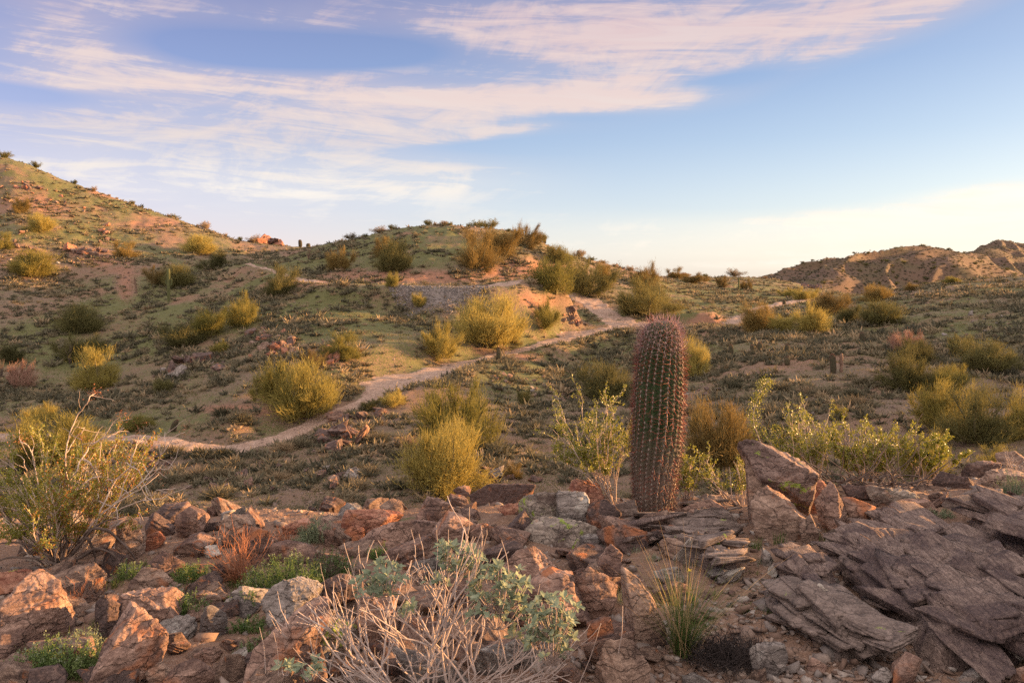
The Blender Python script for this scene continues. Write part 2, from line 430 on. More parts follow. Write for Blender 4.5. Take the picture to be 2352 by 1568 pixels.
def trail_mat():
    m, t, b, out = new_mat('trail_dirt')
    tc = t.node('ShaderNodeTexCoord'); P = tc.outputs['Object']
    n1 = t.noise(P, 1.4, 6, .7); n3 = t.noise(P, 9, 5, .7)
    c = t.mix(t.ramp(n1, [(.35,0),(.65,1)]), (.31,.205,.15), (.46,.33,.25))
    c = t.mix(t.ramp(n3, [(.45,0),(.62,.85)]), c, (.15,.098,.072))
    t.link(c, b.inputs['Base Color']); bump(t, b, n3, .8, .10); return m
M['trail'] = trail_mat()
def stone_mat(name, stops, ns=9):
    m, t, b, out = new_mat(name)
    g = t.node('ShaderNodeNewGeometry'); tc = t.node('ShaderNodeTexCoord')
    k = t.math('ADD', t.math('MULTIPLY', g.outputs['Random Per Island'], .7), t.math('MULTIPLY', t.noise(tc.outputs['Object'], ns, 4, .6), .3))
    k = t.math('MULTIPLY_ADD', k, 1.3, -.15, clamp=True)
    c = t.ramp(k, [(i/(len(stops)-1), s) for i, s in enumerate(stops)])
    c = t.mix(t.ramp(t.noise(tc.outputs['Object'], ns*9, 3, .65), [(.45,0),(.65,.45)]), c, (.09,.065,.05))
    t.link(c, b.inputs['Base Color']); bump(t, b, t.noise(tc.outputs['Object'], ns*5, 4, .7), .5, .01*9/ns)
    return m
M['gravel'] = stone_mat('gravel_stones', [(.12,.075,.055),(.19,.125,.09),(.17,.145,.13),(.27,.20,.155),(.31,.28,.25)], 14)
M['rubble'] = stone_mat('rubble_stones', [(.09,.06,.05),(.15,.10,.08),(.20,.15,.12),(.26,.19,.15)], 3)
M['waste'] = stone_mat('waste_stones', [(.10,.09,.085),(.17,.15,.14),(.24,.21,.19),(.30,.26,.23)], 3)
def isl_mat(name, stops, trans=.2):
    m, t, b, out = new_mat(name)
    g = t.node('ShaderNodeAttribute', attribute_name='tint')
    c = t.ramp(g.outputs['Fac'], [(i/(len(stops)-1), s) for i, s in enumerate(stops)])
    t.link(c, b.inputs['Base Color'])
    tr = t.node('ShaderNodeBsdfTranslucent'); t.link(c, tr.inputs[0])
    mx = t.node('ShaderNodeMixShader'); mx.inputs[0].default_value = trans
    t.link(b.outputs[0], mx.inputs[1]); t.link(tr.outputs[0], mx.inputs[2]); t.link(mx.outputs[0], out.inputs[0])
    return m
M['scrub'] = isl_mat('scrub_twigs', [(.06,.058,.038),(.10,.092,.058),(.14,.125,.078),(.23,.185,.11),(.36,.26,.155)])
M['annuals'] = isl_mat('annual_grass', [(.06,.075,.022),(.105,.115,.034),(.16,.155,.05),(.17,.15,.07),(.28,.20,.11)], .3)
# ------------------------------------------------------------------ camera, sun, sky
cam = bpy.data.cameras.new('camera'); co = bpy.data.objects.new('camera', cam); COL.objects.link(co)
cam.sensor_width = 36; cam.lens = F/2352*36; cam.shift_y = -(784-HV)/2352
cam.clip_start = .05; cam.clip_end = 6000
co.location = (0,0,0); co.rotation_euler = (math.pi/2, 0, 0)
SCN.camera = co
sd = Vector((math.sin(SUN_AZ)*math.cos(SUN_EL), math.cos(SUN_AZ)*math.cos(SUN_EL), math.sin(SUN_EL)))
sl = bpy.data.lights.new('sun', 'SUN'); so = bpy.data.objects.new('sun', sl); COL.objects.link(so)
sl.energy = 5.0; sl.angle = math.radians(.5); sl.color = (1.0, .54, .225)
so.rotation_euler = (-sd).to_track_quat('-Z', 'Y').to_euler(); so.location = (30, 10, 20)
SCN.view_settings.view_transform = 'Standard'; SCN.view_settings.look = 'None'
SCN.view_settings.exposure = 2.0; SCN.view_settings.gamma = 1.0
SCN.view_settings.use_curve_mapping = False
SCN.render.engine = 'CYCLES'; SCN.cycles.use_denoising = False; SCN.cycles.sample_clamp_indirect = 4.0
w = bpy.data.worlds.new('World'); SCN.world = w; w.use_nodes = True
t = NT(w.node_tree); t.n.clear()
wo = t.node('ShaderNodeOutputWorld')
sky = t.node('ShaderNodeTexSky', sky_type='NISHITA'); sky.sun_disc = False
sky.sun_elevation = SUN_EL; sky.sun_rotation = SUN_AZ; sky.air_density = 1.0; sky.dust_density = 1.6; sky.ozone_density = 2.2
tc = t.node('ShaderNodeTexCoord'); sx = t.node('ShaderNodeSeparateXYZ'); t.link(tc.outputs['Generated'], sx.inputs[0])
X, Yd, Zd = sx.outputs
az = t.math('ARCTAN2', X, Yd)                                         # radians, right positive
el = t.math('ARCSINE', t.math('MINIMUM', t.math('MAXIMUM', Zd, -1), 1))
def blob(u, v, ru, rv, ang, amp):
    """a soft elliptical patch of cloud centred on a compass direction"""
    a0 = math.atan((u-CX)/F); e0 = math.atan((HV-v)/F*math.cos(a0))
    dx = t.math('SUBTRACT', az, a0); dy = t.math('SUBTRACT', el, e0)
    ca, sa = math.cos(ang), math.sin(ang)
    p = t.math('MULTIPLY', t.math('ADD', t.math('MULTIPLY', dx, ca), t.math('MULTIPLY', dy, sa)), F/ru)
    q = t.math('MULTIPLY', t.math('SUBTRACT', t.math('MULTIPLY', dy, ca), t.math('MULTIPLY', dx, sa)), F/rv)
    s = t.math('ADD', t.math('MULTIPLY', p, p), t.math('MULTIPLY', q, q))
    return t.math('MULTIPLY', t.math('EXPONENT', t.math('MULTIPLY', s, -1.0)), amp)
BL = [  # u, v, half width, half height, tilt, amount
 (1500,75,400,62,.02,.72),(1480,125,170,30,-.10,.35),(2050,12,330,62,.20,.62),(1930,85,260,38,.25,.22),(1250,60,260,60,.0,.22),
 (1020,215,430,44,.0,.62),(1290,232,250,24,-.02,.72),(1440,222,120,16,.0,.5),(1450,182,80,10,.0,.6),
 (520,195,400,44,-.03,.42),(190,100,100,180,1.2,.50),(150,197,300,9,-.02,.40),(560,208,240,8,.02,.25),
 (330,285,420,44,.0,.36),(820,290,260,50,.0,.52),(1030,275,200,16,.04,.30),(970,322,160,12,.07,.50),(1180,295,80,10,.1,.5),(150,330,300,60,.0,.26),
 (500,430,620,80,.0,.34),(850,390,260,40,.0,.26),(1050,420,200,40,.0,.18),(900,35,420,50,.0,.26),(450,30,300,40,0,.22),
 (2260,442,110,16,.05,.85),(2230,482,400,20,.05,1.1),(2150,530,540,18,.03,.85),(2150,578,540,14,.0,.8),(1900,608,400,10,0,.5),(1500,520,500,40,.04,.22),
 (560,120,260,40,.03,-.40),(80,222,140,22,0,-.40),(1050,192,200,12,.03,-.22),(620,222,160,14,0,-.25),(1250,270,200,12,.0,-.2),(860,110,260,34,.05,-.25),
 (2000,300,420,110,.3,-.30),(2330,120,170,60,.5,-.3),(1700,175,140,22,.1,-.35),(1150,335,240,16,.0,-.3),
]
dens = None
for b_ in BL:
    x_ = blob(*b_); dens = x_ if dens is None else t.math('ADD', dens, x_)
def streak(sa, se, loc, det, rough, dist):
    cmb = t.node('ShaderNodeCombineXYZ')
    t.link(t.math('MULTIPLY', az, sa), cmb.inputs[0]); t.link(t.math('MULTIPLY', t.math('ADD', el, t.math('MULTIPLY', az, loc[2])), se), cmb.inputs[1]); cmb.inputs[2].default_value = loc[0]
    return t.noise(cmb.outputs[0], 1.0, det, rough, dist)
s1 = streak(2.2, 13, (1.3,0,-.10), 9, .60, 1.2)
s2 = streak(5.5, 58, (4.1,0,.05), 8, .62, 1.1)
s3 = streak(7, 13, (8.1,0,-.25), 9, .66, 2.2)
nz = t.math('ADD', t.math('ADD', t.math('MULTIPLY', s1, .36), t.math('MULTIPLY', s2, .36)), t.math('MULTIPLY', s3, .28))
nz = t.math('MULTIPLY_ADD', nz, 7.4, -3.62)
al = t.math('ADD', t.math('MULTIPLY', dens, 1.12), nz)
al = t.math('MULTIPLY', t.ramp(t.math('MULTIPLY_ADD', al, .72, .06), [(.03,0),(.36,.30),(.70,.78),(1.0,1)]), t.ramp(dens, [(.02,0),(.40,1)]))
veil = t.math('MULTIPLY', t.ramp(dens, [(.0,0),(.6,.50)]), t.ramp(s1, [(.3,.5),(.6,1)]))
al = t.math('MAXIMUM', al, veil)
al = t.math('MULTIPLY', al, .93, clamp=True)
# blue of the clear sky, softened towards the horizon by the thick low air
elr = t.ramp(el, [(0,(1.0,.93,.86)),(.04,(.90,.88,.88)),(.09,(.62,.69,.83)),(.17,(.36,.46,.69)),(.25,(.20,.285,.56)),(.34,(.135,.165,.41)),(.8,(.10,.14,.30))])
pur = t.ramp(t.math('MULTIPLY_ADD', az, .8, .5, clamp=True), [(0,(1.18,.88,1.05)),(.5,(1,.98,1)),(1,(1.05,1.02,.94))])
clear = t.mix(.12, t.mix(1.0, elr, pur, 'MULTIPLY'), (.42,.42,.46))
ccol = t.ramp(el, [(0,(1.0,.88,.70)),(.07,(1.0,.96,.88)),(.14,(.86,.78,.78)),(.22,(1.0,.80,.74)),(.33,(.86,.64,.66)),(.5,(.62,.46,.55))])
ccol = t.mix(t.ramp(el, [(.10,1),(.17,0)]), ccol, (1.30,1.18,1.0))
ccol = t.mix(t.ramp(s2, [(.40,0),(.65,.6)]), ccol, t.mix(.5, ccol, (1.0,.90,.84)))
skc = t.mix(.12, clear, sky.outputs[0])
fin = t.mix(al, skc, ccol)
# added fill light: unseen sky overhead and behind the camera made brighter
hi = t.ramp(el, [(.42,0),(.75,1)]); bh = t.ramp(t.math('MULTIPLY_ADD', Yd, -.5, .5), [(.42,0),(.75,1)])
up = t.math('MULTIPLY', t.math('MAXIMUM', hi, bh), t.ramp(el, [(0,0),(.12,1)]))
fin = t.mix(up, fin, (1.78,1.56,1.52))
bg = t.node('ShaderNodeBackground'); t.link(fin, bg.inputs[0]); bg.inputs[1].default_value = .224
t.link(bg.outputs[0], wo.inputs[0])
# ------------------------------------------------------------------ the ground as one sheet
def build_ground():
    us = np.concatenate([np.linspace(-1200, -140, 40, endpoint=False), np.arange(-140, 2500, 4.0), np.linspace(2500, 3400, 90, endpoint=False), np.linspace(3400, 5600, 60)])
    ang = np.arctan((us-CX)/F)
    ext = np.linspace(ang[-1], math.pi, 40)[1:]; exl = np.linspace(-math.pi, ang[0], 40)[:-1]
    ang = np.concatenate([exl, ang, ext])
    Ys = np.exp(np.concatenate([np.linspace(math.log(.4), math.log(1.6), 14, endpoint=False),
        np.linspace(math.log(1.6), math.log(8.0), 300, endpoint=False), np.linspace(math.log(8.0), math.log(25), 60, endpoint=False),
        np.linspace(math.log(25), math.log(160), 420, endpoint=False), np.linspace(math.log(160), math.log(280), 60, endpoint=False),
        np.linspace(math.log(280), math.log(600), 150, endpoint=False), np.linspace(math.log(600), math.log(2500), 14)]))
    A, YY = np.meshgrid(ang, Ys)
    aa = np.clip(A, -AMAX, AMAX)
    r = YY/np.cos(aa)
    x = r*np.sin(A); y = r*np.cos(A)
    z = height(x, y)
    n, m = x.shape
    V = np.stack([x, y, z], -1).reshape(-1, 3)
    i = np.arange(n-1)[:,None]*m+np.arange(m-1)[None,:]
    Fq = np.stack([i, i+1, i+m+1, i+m], -1).reshape(-1, 4)
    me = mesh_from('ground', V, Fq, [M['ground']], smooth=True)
    # masks: red = stony grey, green = grass, blue = red soil
    X, Y = V[:,0], V[:,1]
    u, Yd, a = uY(X, Y); v = HV-V[:,2]/np.maximum(Yd,.1)*F
    n1 = fbm(X/9, Y/12, oct=3, seed=41); n2 = fbm(X/3.1, Y/3.1, oct=3, seed=43)
    def patch(uc, vc, ru, rv): return np.exp(-(((u-uc)/ru)**2+((v-vc)/rv)**2))
    g = np.zeros_like(X); far = sstep(26, 40, Yd)
    g += .45*far
    for p in [(300,450,300,110,.5),(560,720,330,70,.7),(260,800,260,70,.35),(900,570,200,60,.55),(1100,560,160,40,.3),(1680,690,220,50,.65),
              (1300,840,220,70,.45),(1750,870,300,60,.15),(2150,720,260,50,.25),(2100,900,300,80,-.25),(1500,950,300,80,-.35),(600,1050,500,70,-.15),
              (1000,720,160,40,-.1),(400,980,200,40,.25),(880,745,160,20,.3),(1250,1000,250,60,-.3),(2000,1000,200,60,-.25)]:
        g += p[4]*patch(*p[:4])*far
    g += .35*n1*far+.18*n2*far
    g = np.where(Yd > 200, .42+.3*n1+.3*n2, g)
    b = .35*sstep(-.1,.5,fbm(X/5, Y/5, oct=3, seed=47))*far
    for p in [(950,635,190,13,1.3),(1180,612,90,18,.9),(1240,622,60,12,.8),(290,655,22,40,.9),(200,590,90,25,.7),(120,480,120,30,.45),(330,520,120,18,.5),(250,440,60,14,.5),(30,600,70,20,.5),(1640,745,60,25,.9),(1230,690,60,12,.9),
              (540,940,70,10,1.2),(1180,820,60,12,.5),(1900,1150,200,40,.2),(700,650,60,10,.4)]:
        b += p[4]*patch(*p[:4])*far
    b = np.clip(b+.25*n2*(b > .3), 0, 1)
    g = g*(1-np.clip(b*1.2, 0, .9))
    rk = np.clip(sstep(8, 2, Yd)*.15, 0, 1)
    dd = np.hypot((X-(1015-CX)/F*84)*1.35, Y-84.4)+.5*fbm(X/.8, Y/.8, oct=3, seed=97)
    pile = (1-sstep(6.0, 7.0, dd))*(Y < 84.2)*(dd > 2.0)
    rk = np.maximum(rk, pile); b_far = Yd > 250; g *= (1-pile); b *= (1-pile)
    g = np.where(Yd < 26, .05+.35*sstep(.1,.6,fbm(X/1.1, Y/1.1, oct=3, seed=61))*(X < 0), g)
    b = np.where(Yd < 26, .35, b)
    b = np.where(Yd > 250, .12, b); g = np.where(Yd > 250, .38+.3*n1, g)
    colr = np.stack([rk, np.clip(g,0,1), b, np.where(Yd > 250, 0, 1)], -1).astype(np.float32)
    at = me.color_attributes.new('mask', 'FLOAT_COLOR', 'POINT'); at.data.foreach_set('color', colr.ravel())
    o = obj('ground', me); tag(o, kind='structure')
    return o
build_ground()

def trail(name, P, seed):
    s = dense(P, 5); d = np.gradient(s[:,:2], axis=0); d /= np.linalg.norm(d, axis=1)[:,None]
    nrm = np.stack([d[:,1], -d[:,0]], 1)
    k = np.linspace(-1.25, 1.25, 15)
    L = np.cumsum(np.r_[0, np.linalg.norm(np.diff(s[:,:2], axis=0), axis=1)])
    wl = 1+.6*fbm(L/1.2, L*0, oct=4, seed=seed); wr = 1+.6*fbm(L/1.2+50, L*0, oct=4, seed=seed+5)
    W = np.where(k[None,:] < 0, wl[:,None], wr[:,None])*s[:,3][:,None]*k[None,:]
    x = s[:,0][:,None]+nrm[:,0][:,None]*W; y = s[:,1][:,None]+nrm[:,1][:,None]*W
    z = height(x, y)+.07-.16*sstep(.8, 1.2, np.abs(k))[None,:]+.06*fbm(x/.7, y/.7, oct=3, seed=seed)-.05*(1-np.abs(k[None,:]))
    n, m = x.shape; i = np.arange(n-1)[:,None]*m+np.arange(m-1)[None,:]
    Fq = np.stack([i, i+1, i+m+1, i+m], -1).reshape(-1, 4)
    o = obj(name, mesh_from(name, np.stack([x,y,z],-1).reshape(-1,3), Fq, [M['trail']], smooth=True))
    tag(o, kind='structure')
trail('path', TR1, 3); trail('path', TR2, 13)
_k = BEN[:,0] > (1120-CX)/F*84
_A = BEN[_k].copy(); _A[:,3] *= .7; trail('path', _A, 23)
_B = BEN[:19].copy(); _B[:,3] *= .6; trail('path', _B, 33)
# ------------------------------------------------------------------ shape builders
class Geo:
    def __init__(s): s.v = []; s.f = {3: [], 4: []}; s.n = 0; s.mi = {3: [], 4: []}; s.tint = []
    def add(s, V, Fs, mi=0, tint=None):
        V = np.asarray(V, float); Fs = np.asarray(Fs, int)
        s.v.append(V); s.f[Fs.shape[1]].append(Fs+s.n); s.mi[Fs.shape[1]].append(np.full(len(Fs), mi)); s.n += len(V)
        if tint is not None: s.tint.append(np.broadcast_to(tint, (len(V),)).astype(float))
    def mesh(s, name, mats, smooth=False):
        fs = []; mi = []
        for k in (3, 4):
            if s.f[k]: fs.append(np.concatenate(s.f[k])); mi.append(np.concatenate(s.mi[k]))
        me = mesh_from(name, np.concatenate(s.v), fs, mats, smooth, np.concatenate(mi))
        if s.tint:
            a = me.attributes.new('tint', 'FLOAT', 'POINT'); a.data.foreach_set('value', np.concatenate(s.tint).astype(np.float32))
        return me

def tube(G, P, R, sides=5, mi=0):
    P = np.asarray(P, float); n = len(P); R = np.broadcast_to(np.asarray(R, float), (n,))
    T = np.gradient(P, axis=0); T /= np.maximum(np.linalg.norm(T, axis=1), 1e-9)[:,None]
    ref = np.array([0.31, .95, .13]) if abs(T[0] @ np.array([0.31,.95,.13])) < .9 else np.array([1., 0, 0])
    A = np.cross(T, ref); A /= np.maximum(np.linalg.norm(A, axis=1), 1e-9)[:,None]; B = np.cross(T, A)
    th = np.arange(sides)*2*math.pi/sides
    V = P[:,None,:]+R[:,None,None]*(np.cos(th)[None,:,None]*A[:,None,:]+np.sin(th)[None,:,None]*B[:,None,:])
    i = np.arange(n-1)[:,None]*sides+np.arange(sides)[None,:]; j = np.arange(n-1)[:,None]*sides+(np.arange(sides)[None,:]+1)%sides
    G.add(V.reshape(-1,3), np.stack([i, j, j+sides, i+sides], -1).reshape(-1,4), mi)

def wander(p, d, L, n, jit, up=0.0, rng=None):
    """a crooked line starting at p"""
    rng = rng or RNG
    P = [np.asarray(p, float)]; d = np.asarray(d, float)/np.linalg.norm(d)
    for i in range(n):
        d = d+rng.normal(0, jit, 3)+np.array([0,0,up]); d /= np.linalg.norm(d)
        P.append(P[-1]+d*L/n)
    return np.array(P), d

def spikes(G, O, D, L, W, mi=0, tint=None, rng=None):
    """many thin triangles from O along D"""
    rng = rng or RNG
    n = len(O); D = D/np.linalg.norm(D, axis=1)[:,None]
    S = np.cross(D, rng.normal(0, 1, (n,3))); S /= np.linalg.norm(S, axis=1)[:,None]
    W = np.broadcast_to(W, (n,))[:,None]; L = np.broadcast_to(L, (n,))[:,None]
    V = np.stack([O-S*W/2, O+S*W/2, O+D*L], 1).reshape(-1,3)
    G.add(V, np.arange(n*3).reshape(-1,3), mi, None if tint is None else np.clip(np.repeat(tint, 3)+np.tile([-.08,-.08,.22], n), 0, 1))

def leaves(G, O, D, L, W, mi=0, rng=None):
    """small rhombic leaves"""
    rng = rng or RNG
    n = len(O); D = D/np.linalg.norm(D, axis=1)[:,None]
    S = np.cross(D, rng.normal(0, 1, (n,3))); S /= np.linalg.norm(S, axis=1)[:,None]
    W = np.broadcast_to(W, (n,))[:,None]; L = np.broadcast_to(L, (n,))[:,None]
    V = np.stack([O, O+D*L*.5+S*W/2, O+D*L, O+D*L*.5-S*W/2], 1).reshape(-1,3)
    G.add(V, np.arange(n*4).reshape(-1,4), mi)

# ------------------------------------------------------------------ palo verde prototypes: unit height, unit width
def palo_proto(seed, nl=24, ns=12000, upk=.28, flat=.8, wdt=.0056):
    rng = np.random.default_rng(seed)
    GT, GC = Geo(), Geo()
    ends = []
    for k in range(nl):
        th = k*2.39996+rng.uniform(-.5,.5); sp = rng.uniform(.05, 1)**.55
        d = np.array([math.cos(th)*sp*1.0, math.sin(th)*sp*1.0, rng.uniform(.40, 1.2)-.42*sp]); d /= np.linalg.norm(d)
        L = rng.uniform(.28, .70)*(.9 if d[2] > .5 else .75)
        P, dd = wander((rng.normal(0,.02), rng.normal(0,.02), -.02), d, L, 6, .13, .03, rng)
        tube(GT, P, np.linspace(.016, .006, 7), 4); ends.append((P[-1], dd, L))
        for q in range(3):
            P2, d2 = wander(P[rng.integers(3,6)], dd+rng.normal(0,.45,3)+np.array([0,0,.3]), rng.uniform(.12,.26), 4, .16, .05, rng)
            tube(GT, P2, np.linspace(.006, .002, 5), 3); ends.append((P2[-1], d2, .2))
    E = np.array([e[0] for e in ends]); DD = np.array([e[1] for e in ends])
    w = rng.uniform(.35, 1.5, len(E)); w /= w.sum()
    i = rng.choice(len(E), ns, p=w)
    O = E[i]+rng.normal(0, 1, (ns,3))*np.array([.050,.050,.040])*rng.uniform(.4,1.6,len(E))[i][:,None]-DD[i]*rng.uniform(0,.16,ns)[:,None]
    D = DD[i]*.7+rng.normal(0,.42,(ns,3))+np.array([0,0,upk])+O*np.array([.5,.5,0])
    spikes(GC, O, D, rng.uniform(.04,.12,ns), wdt*rng.uniform(.6,1.3,ns), rng=rng)
    # skirt of twigs that hangs to the ground
    m = ns//6; th = rng.uniform(0, 2*math.pi, m); r = rng.uniform(.08,.32,m)
    O = np.stack([np.cos(th)*r, np.sin(th)*r, rng.uniform(.03,.28,m)], 1)
    D = rng.normal(0,.5,(m,3))+np.array([0,0,.5])+O*np.array([1.2,1.2,0])
    spikes(GC, O, D, rng.uniform(.04,.10,m), wdt, rng=rng)
    A_ = np.concatenate(GC.v); lo, hi = np.percentile(A_, 1.2, axis=0), np.percentile(A_, 98.8, axis=0)
    for G in (GT, GC):
        G.v = [np.asarray(v)*np.array([1/(hi[0]-lo[0]),1/(hi[1]-lo[1]),1/hi[2]]) for v in G.v]
    return GT.mesh('palo_trunk', [M['palo_bark']]), GC
PALO = []
for s_, kw in ((11,dict(nl=20,ns=11000)),(12,dict(nl=15,ns=9500)),(13,dict(nl=26,ns=12500)),(14,dict(nl=14,ns=8500,upk=.5)),(15,dict(nl=18,ns=9500,upk=.25)),(16,dict(nl=20,ns=9500,upk=.4)),(17,dict(nl=16,ns=11000,upk=.3))):
    tm, gc = palo_proto(s_, **kw)
    vs = {}
    for mk in ('palo_twig','palo_olive','palo_rust','dead_twig'):
        vs[mk] = gc.mesh('palo_crown_'+mk, [M[mk]])
    PALO.append((tm, vs))

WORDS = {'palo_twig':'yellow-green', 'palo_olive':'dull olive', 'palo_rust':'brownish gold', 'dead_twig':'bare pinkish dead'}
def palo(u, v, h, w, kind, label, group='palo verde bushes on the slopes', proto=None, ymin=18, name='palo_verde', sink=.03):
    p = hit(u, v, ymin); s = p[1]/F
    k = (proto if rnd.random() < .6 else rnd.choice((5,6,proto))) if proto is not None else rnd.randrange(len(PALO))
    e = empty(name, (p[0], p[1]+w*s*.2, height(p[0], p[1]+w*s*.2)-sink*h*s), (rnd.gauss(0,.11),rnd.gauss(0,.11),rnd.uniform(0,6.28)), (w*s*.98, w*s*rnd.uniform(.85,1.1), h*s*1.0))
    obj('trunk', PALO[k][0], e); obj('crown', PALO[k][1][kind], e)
    tag(e, label, 'bush', group)
    return e

G_, O_, R_, D_ = 'palo_twig', 'palo_olive', 'palo_rust', 'dead_twig'
PL = [
 (1003,1150,172,190,G_,'large golden palo verde bush nearest the camera, just beyond the rocky foreground crest',0),
 (1045,1038,150,190,G_,'broad golden palo verde directly behind the nearest palo verde in the valley',3),
 (690,968,120,170,G_,'broad golden palo verde above the trail, left of centre',2),
 (615,925,85,90,G_,'upright yellow palo verde adjoining the left edge of the broad one above the trail',3),
 (215,895,92,112,G_,'rounded golden topped palo verde on the grassy left slope',2),
 (125,1085,120,185,G_,'golden palo verde rising behind the dead stems of the left creosote',2),
 (1120,808,112,165,G_,'largest golden palo verde below the rock tailings mound',2),
 (1012,832,72,88,G_,'lower golden palo verde at the left foot of the largest one below the tailings',3),
 (1172,795,60,60,G_,'smaller golden palo verde merging with the right side of the largest one below the tailings',3),
 (1250,768,60,82,G_,'compact golden palo verde beside a balanced boulder above the trail',1),
 (1275,722,80,108,G_,'golden green palo verde uphill of the compact one and left of the upper trail',0),
 (1350,682,78,105,O_,'olive palo verde above the upper trail where it crests',1),
 (1385,655,46,60,R_,'brownish palo verde tucked behind the olive one at the trail crest',4),
 (1490,738,85,140,O_,'wide olive palo verde right behind the top of the tall barrel cactus',2),
 (1486,662,52,70,R_,'round brownish palo verde on the ridge right of the trail crest',1),
 (1283,614,40,66,O_,'dark rounded palo verde on the right shoulder of the central hill',2),
 (1095,625,92,104,R_,'big brown gold palo verde on the face of the central hill',2),
 (1152,598,66,85,R_,'brownish palo verde adjoining the big one near the hill top',4),
 (1207,572,54,62,R_,'spiky palo verde breaking the skyline of the central hill',3),
 (903,628,72,82,O_,'dark olive palo verde above the red cut bank of the old road',2),
 (880,590,44,52,R_,'orange topped palo verde directly behind the dark olive one on the hill',1),
 (776,622,50,66,R_,'orange gold palo verde left of the red cut bank',1),
 (636,688,72,88,O_,'green palo verde at the left end of the old road bench',0),
 (556,752,66,76,G_,'golden tipped palo verde on the green slope left of the tailings',1),
 (470,782,64,82,G_,'palo verde with one bright golden top on the green slope',4),
 (412,806,52,86,O_,'low dark palo verde just left of the one with a bright golden top',2),
 (88,534,42,62,G_,'golden palo verde high on the sunlit left hill',0),
 (42,490,34,34,R_,'small gold palo verde highest on the sunlit left hill',1),
 (62,640,60,96,G_,'golden palo verde at the foot of the left hill by pale rocks',2),
 (6,575,40,36,G_,'golden palo verde cut off by the left edge below the hill top',1),
 (282,594,36,54,R_,'small palo verde beside the tilted orange rock on the left hill',1),
 (452,584,42,72,G_,'golden palo verde in the saddle between the two hills',2),
 (487,624,44,62,O_,'dark green palo verde just below the saddle',0),
 (405,664,48,72,O_,'dull palo verde directly behind the saguaro on the left slope',2),
 (352,660,36,50,R_,'greyish palo verde left of the saguaro',4),
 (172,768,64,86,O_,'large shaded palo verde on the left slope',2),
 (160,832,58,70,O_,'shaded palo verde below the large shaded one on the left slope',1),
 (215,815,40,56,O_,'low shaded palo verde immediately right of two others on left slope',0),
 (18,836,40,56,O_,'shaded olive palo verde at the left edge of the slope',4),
 (780,828,58,92,G_,'open feathery palo verde behind the red outcrop',3),
 (715,850,40,56,R_,'small rusty palo verde between outcrop and trail',3),
 (1395,925,86,110,O_,'shaded green palo verde left of the barrel cactus in the valley',2),
 (1597,868,92,76,G_,'golden palo verde touching the right side of the barrel cactus',0),
 (1668,1085,155,150,R_,'brown gold palo verde between barrel cactus and the large split boulder',2),
 (1745,762,66,86,R_,'golden brown palo verde where the right trail disappears',0),
 (1800,765,40,60,G_,'low golden palo verde right of where the trail disappears',4),
 (1872,766,62,86,G_,'golden tipped palo verde in the saddle right of the trail',1),
 (1908,722,50,84,R_,'brownish palo verde behind the golden tipped one in the right saddle',2),
 (1955,742,38,56,O_,'small olive palo verde at the foot of the right slope',4),
 (2030,748,56,90,O_,'dark round palo verde on the right slope',2),
 (2022,692,40,66,R_,'palo verde in front of the lit far ridge',0),
 (2090,812,52,70,D_,'bare pinkish dead bush on the right slope',3),
 (2110,835,52,80,O_,'dark palo verde at the foot of the pinkish dead bush',2),
 (2095,900,90,110,O_,'olive palo verde halfway down the right slope',0),
 (2185,905,60,90,G_,'dull golden palo verde behind the biggest bush on the right',4),
 (2285,862,74,120,O_,'dark palo verde high on the right slope near the edge',2),
 (2215,818,44,60,O_,'small dark palo verde up the right slope',4),
 (2262,1022,128,165,O_,'biggest golden palo verde at the right edge of the valley',2),
 (2165,985,110,110,G_,'golden palo verde overlapping the left of the biggest one on the right',0),
 (2350,1010,110,90,G_,'palo verde cut off by the right edge beyond the crest',0),
 (2140,1095,95,120,G_,'golden palo verde just beyond the foreground crest on the right',3),
 (2290,1085,60,90,G_,'low golden palo verde behind the rocks at far right',0),
 (35,893,56,60,D_,'orange pink dead tree at the left edge of the valley',3),
 (90,972,42,58,G_,'small yellow bush above the trail at far left',1),
 (312,992,34,68,G_,'low bright yellow bush above the trail left of the leaning barrel cactus',2),
 (965,712,32,34,G_,'small golden bush growing in front of the tailings mound',1),
 (900,664,34,36,G_,'lone golden bush on the edge of the old road bench',0),
 (1850,688,26,54,G_,'small gold bush below the dark outcrop on the right',1),
 (1815,682,20,40,G_,'tiny golden bush left of the dark outcrop on the right',1),
 (1715,665,22,30,R_,'small orange bush beside the tall distant saguaro',1),
 (1660,660,26,30,R_,'pale orange bush left of the tall distant saguaro',3),
 (1600,652,22,60,R_,'bush at the foot of the rocky knob on the ridge',4),
 (1555,640,24,44,R_,'bush on the skyline left of the rocky knob',3),
 (2100,668,18,40,R_,'small bush on the near ridge in front of the lit far ridge',1),
 (2190,652,16,36,G_,'small bush on the crest of the right slope',0),
 (1930,965,28,44,G_,'small lime bush above the creosote on the right',1),
 (1182,1100,32,36,R_,'small orange tipped shrub in the shaded valley floor',3),
 (1000,795,30,40,O_,'small olive bush left of the largest golden one below the tailings',4),
 (505,812,26,44,G_,'low yellow brush above the dark outcrop on the left slope',1),
 (365,905,30,54,O_,'dull bush beneath the dark outcrop on the left slope',0),
 (1205,930,34,40,O_,'small green bush in the valley left of the barrel cactus',3),
 (845,945,24,44,O_,'dark green bush against the lower edge of the trail',4),
 (905,935,34,60,G_,'yellow brush where the trail widens',1),
]
for u_, v_, h_, w_, k_, lb_, pr_ in PL: palo(u_, v_, h_, w_, k_, lb_, proto=pr_)

